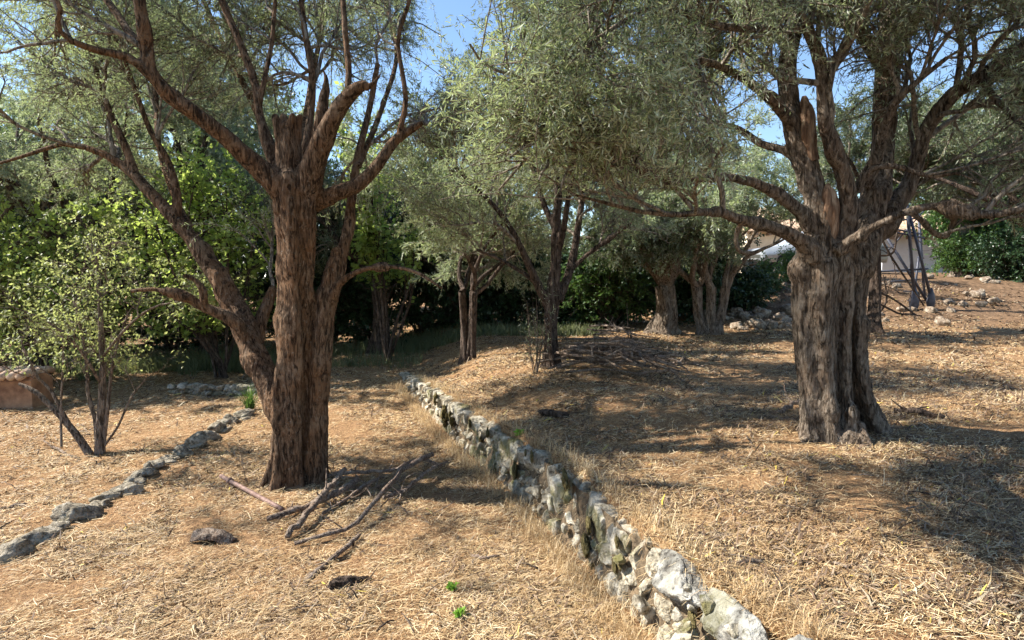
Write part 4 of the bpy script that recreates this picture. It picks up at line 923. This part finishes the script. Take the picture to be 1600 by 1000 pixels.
gstick([(600, 800, .05, 6), (640, 785, .07, 6), (670, 768, .12, 5), (700, 752, .12, 3)], 'thin branch on the right reaching toward the wall', group=G, side=3)
gstick([(478, 935, .01, 10), (510, 905, .02, 11), (540, 880, .02, 10), (560, 860, .03, 8)], 'half buried branch nearest the viewer below the others', group=G, side=1)
gstick([(505, 820, .02, 7), (540, 800, .03, 7), (575, 775, .05, 6), (600, 765, .05, 4)], 'dark short branch under the crossing of the two pale ones', group=G, side=3)
for i in range(26):
    u = rg.uniform(510, 660); v = rg.uniform(755, 825); a = rg.uniform(0, 3.14); l = rg.uniform(.08, .3); x, y = gp(u, v)
    stick([(x, y, rg.uniform(0, .06), .004), (x + l * .5 * math.cos(a), y + l * .5 * math.sin(a), rg.uniform(.02, .09), .0035), (x + l * math.cos(a), y + l * math.sin(a), rg.uniform(.0, .1), .002)],
          'thin twig tangled among the fallen branches under the forked olive', group='twigs tangled under the forked olive', name='twig', K=7, side=1, cat='twig')
# pipe with collar
root = empty('old_pipe', (*gp(345, 762), 0.03), 'straight brownish pipe with a collar lying left of the forked olive trunk', 'pipe')
p0 = np.array([*gp(346, 760), 0.05 ]); p1 = np.array([*gp(442, 812), 0.03])
P = np.linspace(p0, p1, 8); mb = MB().add(*tubes(P[None], np.full((1, 8), .016), 16, cap=True)); localize(mb, root).build('tube', M['rust'], root)
dd = norm(p1 - p0)
P = np.linspace(p0 + dd * .14, p0 + dd * .17, 3); mb = MB().add(*tubes(P[None], np.full((1, 3), .024), 16, cap=True)); localize(mb, root).build('collar', M['rust'], root)
# bark chunk
x, y = gp(335, 862); tt = np.linspace(-1, 1, 26); th_ = np.linspace(-1.5, 1.5, 18); TT, HH = np.meshgrid(tt, th_, indexing='ij'); rr_ = .045 + .012 * vnoise(np.stack([TT * 2, HH, 0 * HH], -1), 1.6, 3)
Vo = np.stack([TT * .13, rr_ * np.sin(HH), rr_ * np.cos(HH) + .035 * (1 - TT ** 2) - .01], -1); Vi = Vo * [1, .72, .8] - [0, 0, .006]; nn = 26 * 18; ii = np.arange(nn).reshape(26, 18)
qo = np.stack([ii[:-1, :-1], ii[:-1, 1:], ii[1:, 1:], ii[1:, :-1]], -1).reshape(-1, 4); ed_ = np.concatenate([ii[0], ii[1:, -1], ii[-1, -2::-1], ii[-2:0:-1, 0]]); ed2 = np.roll(ed_, -1)
V = np.concatenate([Vo.reshape(-1, 3), Vi.reshape(-1, 3)]) ; V = V + .004 * vnoise(V, 60, 4)[:, None]
o = MB().add(V @ rotm(.1, .1, -.15).T, qo, (qo + nn)[:, ::-1], np.stack([ed_, ed_ + nn, ed2 + nn, ed2], -1)).build('bark_chunk', M['stick']); o.location = (x, y, .02); tag(o, 'curved chunk of dark bark lying in the straw below the pipe', 'wood chunk')
x, y = gp(545, 940); P, Tt = rock(rg, (.20, .09, .07), 4, 7, .25); o = MB().add(P @ rotm(.2, .1, .7).T, Tt).build('bark_chunk', M['bark_dark']); o.location = (x, y, .03); tag(o, 'dark rotten chunk of wood at the bottom centre left', 'wood chunk')
def up(u, v, z=0.5): Y = F * (1.6 - z) / (v - 430); return W(u, v, Y)[:2]
x, y = up(868, 638); P, Tt = rock(rg, (.26, .10, .07), 4, 7, .2); o = MB().add(P @ rotm(0, .05, -.2).T, Tt).build('charred_log', M['bark_dark']); o.location = (x, y, float(hgt(x, y)) + .03); tag(o, 'short dark log lying alone on the upper terrace', 'log')
def ustick(pix, label, **kw):
    rows = []
    for u, v, l, wpx in pix:
        x, y = up(u, v); rows.append((x, y, l, wpx * y / F / 2))
    stick(rows, label, **kw)
ustick([(1130, 862, .01, 7), (1165, 862, .015, 9), (1195, 858, .015, 7)], 'short pale weathered stick above the big boulders', mat='bark_pale', K=8)
ustick([(1395, 655, .02, 10), (1430, 660, .04, 12), (1475, 668, .02, 8)], 'dark root-like branch to the right of the massive trunk', mat='bark_dark', side=2)
ustick([(1215, 655, .02, 8), (1240, 645, .04, 9), (1256, 638, .05, 7)], 'forked branch touching the left of the massive trunk', side=2, K=8)
gstick([(735, 886, .01, 4), (755, 892, .015, 6), (780, 888, .01, 4)], 'single short curved stick alone in the straw right of centre', K=8)
ustick([(1360, 905, .01, 4), (1420, 902, .012, 5), (1466, 908, .01, 4)], 'small straight twig at the lower right', K=8)
gstick([(0, 798, .01, 4), (22, 794, .015, 6), (40, 793, .02, 6)], 'short brown stick at the left edge above the edging stones', K=8)
gstick([(68, 682, .01, 3), (95, 698, .015, 4), (124, 712, .01, 4)], 'thin dark stick in front of the sapling', K=8)
for i in range(60):
    low = i % 2; r_ = 2.4 * 3.6 ** rg.random(); a_ = math.radians(rg.uniform(-36, 10) if low else rg.uniform(12, 38)); x, y = r_ * math.sin(a_), r_ * math.cos(a_)
    if abs(x - float(xw(y))) < .25: continue
    a = rg.uniform(0, 3.14); l = rg.uniform(.05, .22); q_ = rg.uniform(.002, .006)
    stick([(x, y, .012, q_), (x + l * .5 * math.cos(a) + rg.normal(0, .01), y + l * .5 * math.sin(a), .018, q_), (x + l * math.cos(a), y + l * math.sin(a), .012, q_ * .6)],
          'small dry twig lying loose on the ' + ('lower' if float(xw(y)) > x else 'upper') + ' terrace straw', group='loose twigs on the ' + ('lower' if float(xw(y)) > x else 'upper') + ' terrace', name='twig', K=7, side=rg.integers(0, 2), cat='twig', mat=('stick', 'bark_dark', 'bark_pale')[i % 3])
# brushwood pile
b = up(960, 585)
for i in range(95):
    u = rg.normal(975, 42); v = rg.normal(583, 9) ; u = np.clip(u, 885, 1075); v = np.clip(v, 560, 600); x, y = up(u, v)
    a = rg.normal(-0.7, 0.75); l = rg.uniform(.25, 1.0) * (0.6 if u > 1020 else 1); hgt0 = 0.36 * math.exp(-((u - 955) / 60) ** 2) * rg.random() + .07 ; r = rg.uniform(.008, .021)
    stick([(x - l / 2 * math.cos(a), y - l / 2 * math.sin(a), max(.0, hgt0 + rg.normal(0, .03)), r), (x, y, hgt0 + .03, r * .9), (x + l / 2 * math.cos(a), y + l / 2 * math.sin(a), max(0, hgt0 + rg.normal(0, .04)), r * .5)],
          'brown pruned stick in the brushwood pile on the upper terrace', group='sticks of the brushwood pile', K=8, side=2, mat='stick' if i % 3 else 'bark_pale')

# small plants
def seedling(u, v, lb, s=.03, f=gp):
    x, y = f(u, v); root = empty('seedling', (x, y, float(hgt(x, y))), lb, 'seedling', 'bright green seedlings in the straw')
    r2 = np.random.default_rng(int(u)); n = 9; az = r2.uniform(0, 6.28, n); D = np.stack([np.cos(az) * .6, np.sin(az) * .6, np.full(n, .9)], -1); P = grow(r2, np.zeros((n, 3)), norm(D), np.full(n, s), 4, .1, 0)
    MB().add(*tubes(P, np.full((n, 4), .0008), 4)).build('stems', M['seedling'], root); MB().add(*leaves(r2, P, 60, s * .5, s * .9, .6, 1.0)).build('leaves', M['seedling'], root, smooth=False)
seedling(707, 943, 'tiny bright green seedling in the straw, the farther of two', .035); seedling(720, 992, 'tiny bright green seedling at the very bottom of the picture', .035)
seedling(811, 657, 'small green seedling on the upper terrace near the short dark log', .04, up)
root = empty('grass_tuft', W(390, 640, 7.2) * [1, 1, 0], 'green strappy grass tuft at the far end of the edging stones', 'plant')
o = tufts(130, 'leaves', None, M['mid'], lambda r, n: np.column_stack([r.normal(0, .02, n), r.normal(0, .02, n), 0 * r.random(n)]), (.16, .32), .5, .006, .35, 4, K=6); o.parent = root
# pale sapling by the slender olive and thin stake
x, y = W(838, 585, 6.6)[:2]; leafy('pale_seedling_tree', 'spindly pale grey leaved sapling in front of the dark gap left of the slender olive', 'sapling', x, y, 0.85, .13, .12, 260, (.03, .05, .2), 'olive_pale', 401, .25, None, .006, 'bark_pale', 26)
x, y = up(982, 560)
stick([(x, y, -.02, .008), (x - .01, y, .35, .007), (x - .03, y, .75, .005)], 'thin dead upright stake standing beyond the brushwood pile', name='thin_stake', mat='bark_dark', K=8, cat='stake')
x, y = gp(388, 765); 
stick([(x, y, 0, .003), (x - .03, y, .12, .0025), (x - .07, y + .02, .3, .0015)], 'thin reddish dry stalk standing left of the forked olive', name='dry_stalk', K=8, side=2, cat='stalk')

# ------------------------------------------------------------------ ochre wall, far left
root = empty('ochre_wall', (-6.4, 7.7, -.1), 'low ochre rendered wall with rounded tiled coping at the left edge', 'wall')
n = 20; prof = np.array([(-.18, -.1), (-.18, .26), (-.10, .33), (.10, .33), (.18, .26), (.18, -.1)])
xs = np.linspace(-9.5, -6.05, n); V = np.array([[x, 7.75 + px, pz - 0.12 * max(0, (x + 6.6)) * 0 + .03 * math.sin(x * 2)] for x in xs for px, pz in prof]); ii = np.arange(n * 6).reshape(n, 6)
q = np.stack([ii[:-1], np.roll(ii, -1, 1)[:-1], np.roll(ii, -1, 1)[1:], ii[1:]], -1).reshape(-1, 4)
mb = MB().add(V, q, ii[:1, ::-1], ii[-1:]); localize(mb, root).build('masonry', M['terracotta'], root, smooth=False)
mb = MB()
for i in range(30):
    for j, dy in enumerate((-.14, .02, .16)):
        x = -9.4 + i * .113; P = np.array([[x, 7.75 + dy - .14, .33], [x, 7.75 + dy, .37], [x, 7.75 + dy + .12, .34]])
        mb.add(*tubes(spline(np.column_stack([P, [.09] * 3]), 6)[None, :, :3], np.full((1, 6), .045), 12, cap=True))
localize(mb, root).build('coping_tiles', M['tile'], root)

# ------------------------------------------------------------------ houses, pillar, car, metal frame
def house(name, label, x0, x1, y, depth, z0, zw, zr, wall, roofmat, wins):
    root = empty(name, ((x0 + x1) / 2, y, z0), label, 'house')
    mb = MB().add(*box((x0 + x1) / 2, y + depth / 2, (z0 + zw) / 2 - .3, x1 - x0, depth, zw - z0 + .6)); localize(mb, root).build('wall', M[wall], root, smooth=False)
    ov = .35; ym = y + depth / 2
    mb = MB()
    V = np.array([[x0 - ov, y - ov, zw - .05], [x1 + ov, y - ov, zw - .05], [x1 + ov, ym, zr], [x0 - ov, ym, zr], [x0 - ov, y + depth + ov, zw - .05], [x1 + ov, y + depth + ov, zw - .05]])
    V = np.concatenate([V + [0, 0, .12], V]); mb.add(V, [[0, 1, 2, 3], [3, 2, 5, 4], [7, 6, 9, 8], [8, 9, 10, 11], [0, 6, 7, 1], [4, 5, 11, 10], [0, 3, 9, 6], [3, 4, 10, 9], [1, 7, 8, 2], [2, 8, 11, 5]])
    nt_ = int((x1 - x0 + 2 * ov) / .2)
    for i in range(nt_):
        x = x0 - ov + .1 + i * .2; P = np.array([[[x, y - ov - .02, zw + .09], [x, ym, zr + .14]]]); mb.add(*tubes(P, np.full((1, 2), .07), 8, cap=True))
    localize(mb, root).build('roof', M[roofmat], root)
    for i in range(int((x1 - x0) / .6)):
        mb = MB().add(*box(x0 + .3 + i * .6, y - ov / 2, zw - .14, .1, ov + .1, .12)); localize(mb, root).build('rafter_end', M['beam'], root, smooth=False)
    for (wx_, wz, ww, wh) in wins:
        mb = MB()
        for a in ((wx_, y - .03, wz + wh / 2 + .03, ww + .12, .08, .06), (wx_, y - .03, wz - wh / 2 - .03, ww + .12, .1, .06), (wx_ - ww / 2 - .03, y - .03, wz, .06, .08, wh), (wx_ + ww / 2 + .03, y - .03, wz, .06, .08, wh), (wx_, y - .02, wz, .04, .05, wh)): mb.add(*box(*a))
        wi = localize(mb, root).build('window', M['beam'], root, smooth=False)
        mb = MB().add(*box(wx_, y - .012, wz, ww, .02, wh)); localize(mb, root).build('pane', M['glass'], root, smooth=False).parent = wi
    return root
YH = 23.0
house('white_house', 'low white rendered house behind the metal frame', wx(1376, YH), wx(1500, YH), YH, 5, 1.2, 3.15, 4.0, 'white_wall', 'tile', [(wx(1484, YH), 2.3, .5, .8)])
YK = 28.0
house('cream_house', 'cream house glowing in sunlight, seen left of the massive trunk', wx(1165, YK), wx(1300, YK), YK, 6, .8, 3.6, 4.8, 'cream_wall', 'tile', [(wx(1290, YK), 2.6, .7, .9)])
# pillar
root = empty('stone_pillar', (*W(1166, 480, 14.6)[:2], .6), 'square pale masonry gate pillar left of the parked car', 'pillar'); c = W(1166, 480, 14.6); z = float(hgt(c[0], c[1]))
mb = MB()
for i in range(7):
    for sx_ in (-1, 1):
        P, Tt = rock(rg, (.21, .36, .17), 3, 5, .05, 1); mb.add(P + [c[0] + sx_ * .085, c[1], z + .06 + i * .15], Tt)
localize(mb, root).build('shaft', M['rubble'], root); mb = MB().add(*box(c[0], c[1], z + 1.12, .44, .44, .07)); localize(mb, root).build('cap', M['cream_wall'], root, smooth=False)
mb = MB().add(*box(c[0] - .62, c[1] + .1, z + .45, .85, .14, 1.0)); o = mb.build('garden_wall', M['white_wall'], smooth=False); tag(o, 'short whitewashed wall joining the left of the stone pillar', 'wall')
# car (side on)
def car(cx, cy, z):
    root = empty('parked_car', (cx, cy, z), 'silver parked car half hidden behind the stone pillar and bushes', 'car')
    pr = np.array([(-2.05, .35), (-2.1, .62), (-1.95, .82), (-1.1, .95), (-.55, 1.38), (.75, 1.42), (1.45, 1.02), (2.0, .95), (2.1, .6), (2.05, .33)])
    pr2 = spline(np.column_stack([pr, np.zeros(len(pr))]), 40)[:, :2]; n = len(pr2); ws = [(-.86, .96), (-.80, 1.0), (0, 1.01), (.80, 1.0), (.86, .96)]; V = []
    for wy, sc_ in ws:
        for x, zz in pr2:
            tuck = 1 - max(0, zz - .9) * .30; V.append((x * sc_, wy * tuck, zz))
    V = np.array(V); ii = np.arange(n * 5).reshape(5, n); q = np.stack([ii[:-1], np.roll(ii, -1, 1)[:-1], np.roll(ii, -1, 1)[1:], ii[1:]], -1).reshape(-1, 4)
    MB().add(V, q, ii[:1, ::-1], ii[-1:]).build('body', M['paint'], root)
    for sx_, poly in ((0, [(-.95, .97), (-.5, 1.31), (.05, 1.34), (.05, .97)]), (1, [(.12, .97), (.12, 1.34), (.7, 1.34), (1.2, .99)])):
        for s in (-1, 1):
            A = np.array([(x, s * (.865 * (1 - max(0, zz - .9) * .30) + .004), zz) for x, zz in poly]); B = A * [1, 1 - .02, 1]
            MB().add(np.concatenate([A, B]), [[0, 1, 2, 3], [7, 6, 5, 4], [0, 4, 5, 1], [1, 5, 6, 2], [2, 6, 7, 3], [3, 7, 4, 0]]).build('side_window', M['glass'], root, smooth=False)
    for wx_ in (-1.3, 1.3):
        for s in (-1, 1):
            P = np.array([[[wx_, s * .70, .32], [wx_, s * .885, .32]]]); w_ = MB().add(*tubes(P, np.full((1, 2), .32), 28, cap=True)).build('wheel', M['tyre'], root, smooth=False)
            P = np.array([[[wx_, s * .88, .32], [wx_, s * .892, .32]]]); MB().add(*tubes(P, np.full((1, 2), .19), 20, cap=True)).build('rim', M['alloy'], w_, smooth=False)
    for s in (-1, 1):
        P, Tt = ico(2); MB().add(P * [.06, .16, .07] + [-2.03, s * .62, .68], Tt).build('headlight', M['alloy'], root)
    MB().add(*box(0, 0, .32, 3.6, 1.5, .12)).build('underbody', M['tyre'], root, smooth=False)
    return root
cx_, cy_ = wx(1268, 21.0), 21.0; r = car(cx_, cy_, float(hgt(cx_, cy_)) + .02); 
# metal frame
YM = 13.2
root = empty('metal_frame', W(1435, 498, YM), 'dark metal lattice frame with leaning legs and spade-shaped feet before the white house', 'metal frame')
def bar(a, b, r, name='bar', sides=8):
    P = np.linspace(a, b, 3); mb = MB().add(*tubes(P[None], np.full((1, 3), r), sides, cap=True)); return localize(mb, root).build(name, M['steel'], root)
def foot(c, s=1):
    V, Tt = ico(3); V = V * [.15 * s, .05, .27 * s]; f_ = np.clip((V[:, 2] / (.3 * s) + 1) / 2, 0, 1); V[:, 0] *= (1.1 - 0.85 * f_); mb = MB().add(V + c, Tt); return localize(mb, root).build('foot', M['steel'], root)
tp = [W(1411, 240, YM), W(1425, 240, YM + .1)]
A_ = W(1428, 478, YM); B_ = W(1454, 480, YM); A_[2] = float(hgt(A_[0], A_[1])) + .24; B_[2] = float(hgt(B_[0], B_[1])) + .24
bar(W(1412, 250, YM), A_, .035, 'leg'); bar(W(1420, 330, YM), B_, .03, 'leg'); bar(W(1434, 320, YM + .8), W(1446, 480, YM + .8), .028, 'leg'); bar(W(1436, 400, YM + .5), W(1424, 490, YM + .6), .025, 'leg')
foot(A_, 1); foot(B_, .85)
for a, b_, r_ in (((1376, 424), (1450, 420), .022), ((1390, 440), (1440, 436), .014), ((1385, 360), (1444, 372), .02), ((1400, 358), (1440, 366), .016), ((1385, 395), (1470, 300), .015), ((1412, 455), (1428, 455), .012), ((1414, 300), (1432, 330), .02), ((1418, 470), (1445, 470), .012), ((1420, 500), (1458, 498), .02), ((1386, 372), (1452, 476), .03), ((1400, 345), (1440, 340), .02)):
    bar(W(*a, YM), W(*b_, YM + .05), r_)
for i in range(7): bar(W(1428 + i * 2.4, 330 + i * 22, YM + .1), W(1440 + i * 1.2, 338 + i * 22, YM + .6), .010, 'rung')
# pruned branches leaning round the frame
for i, (a, b_, c_) in enumerate((((1372, 360), (1392, 400), (1444, 478)), ((1362, 450), (1400, 470), (1440, 500)), ((1365, 500), (1385, 470), (1380, 430)), ((1370, 400), (1395, 395), (1402, 360)), ((1365, 470), (1420, 500), (1432, 520)))):
    cl_ = ('bare crooked branch crossing the metal frame from upper left to its right foot', 'bare crooked branch low before the left foot of the metal frame', 'bare crooked branch upright at the left of the metal frame', 'bare crooked branch at mid height left of the metal frame', 'bare crooked branch lowest in front of the metal frame')[i]
    S = spline([np.append(W(*a, YM - .6), .02), np.append(W(*b_, YM - .6), .022), np.append(W(*c_, YM - .6), .014)], 10)
    S[:, 2] = np.maximum(S[:, 2], hgt(S[:, 0], S[:, 1]) + .03)
    if i in (0, 3): S[0, 2] = S[0, 2]
    mb = MB().add(*tubes(S[None, :, :3], S[None, :, 3], 7, cap=True)); P = grow(rg, S[[3, 5, 7], :3], norm(rg.normal(size=(3, 3))), np.full(3, .5), 6, .2, .05); mb.add(*tubes(P, np.full((3, 6), .008), 5))
    o = mb.build('cut_branch', M['bark_dark']); tag(o, cl_, 'branch', 'cut branches round the metal frame')
for o in list(bpy.data.objects):
    if '_off' in o: del o['_off']
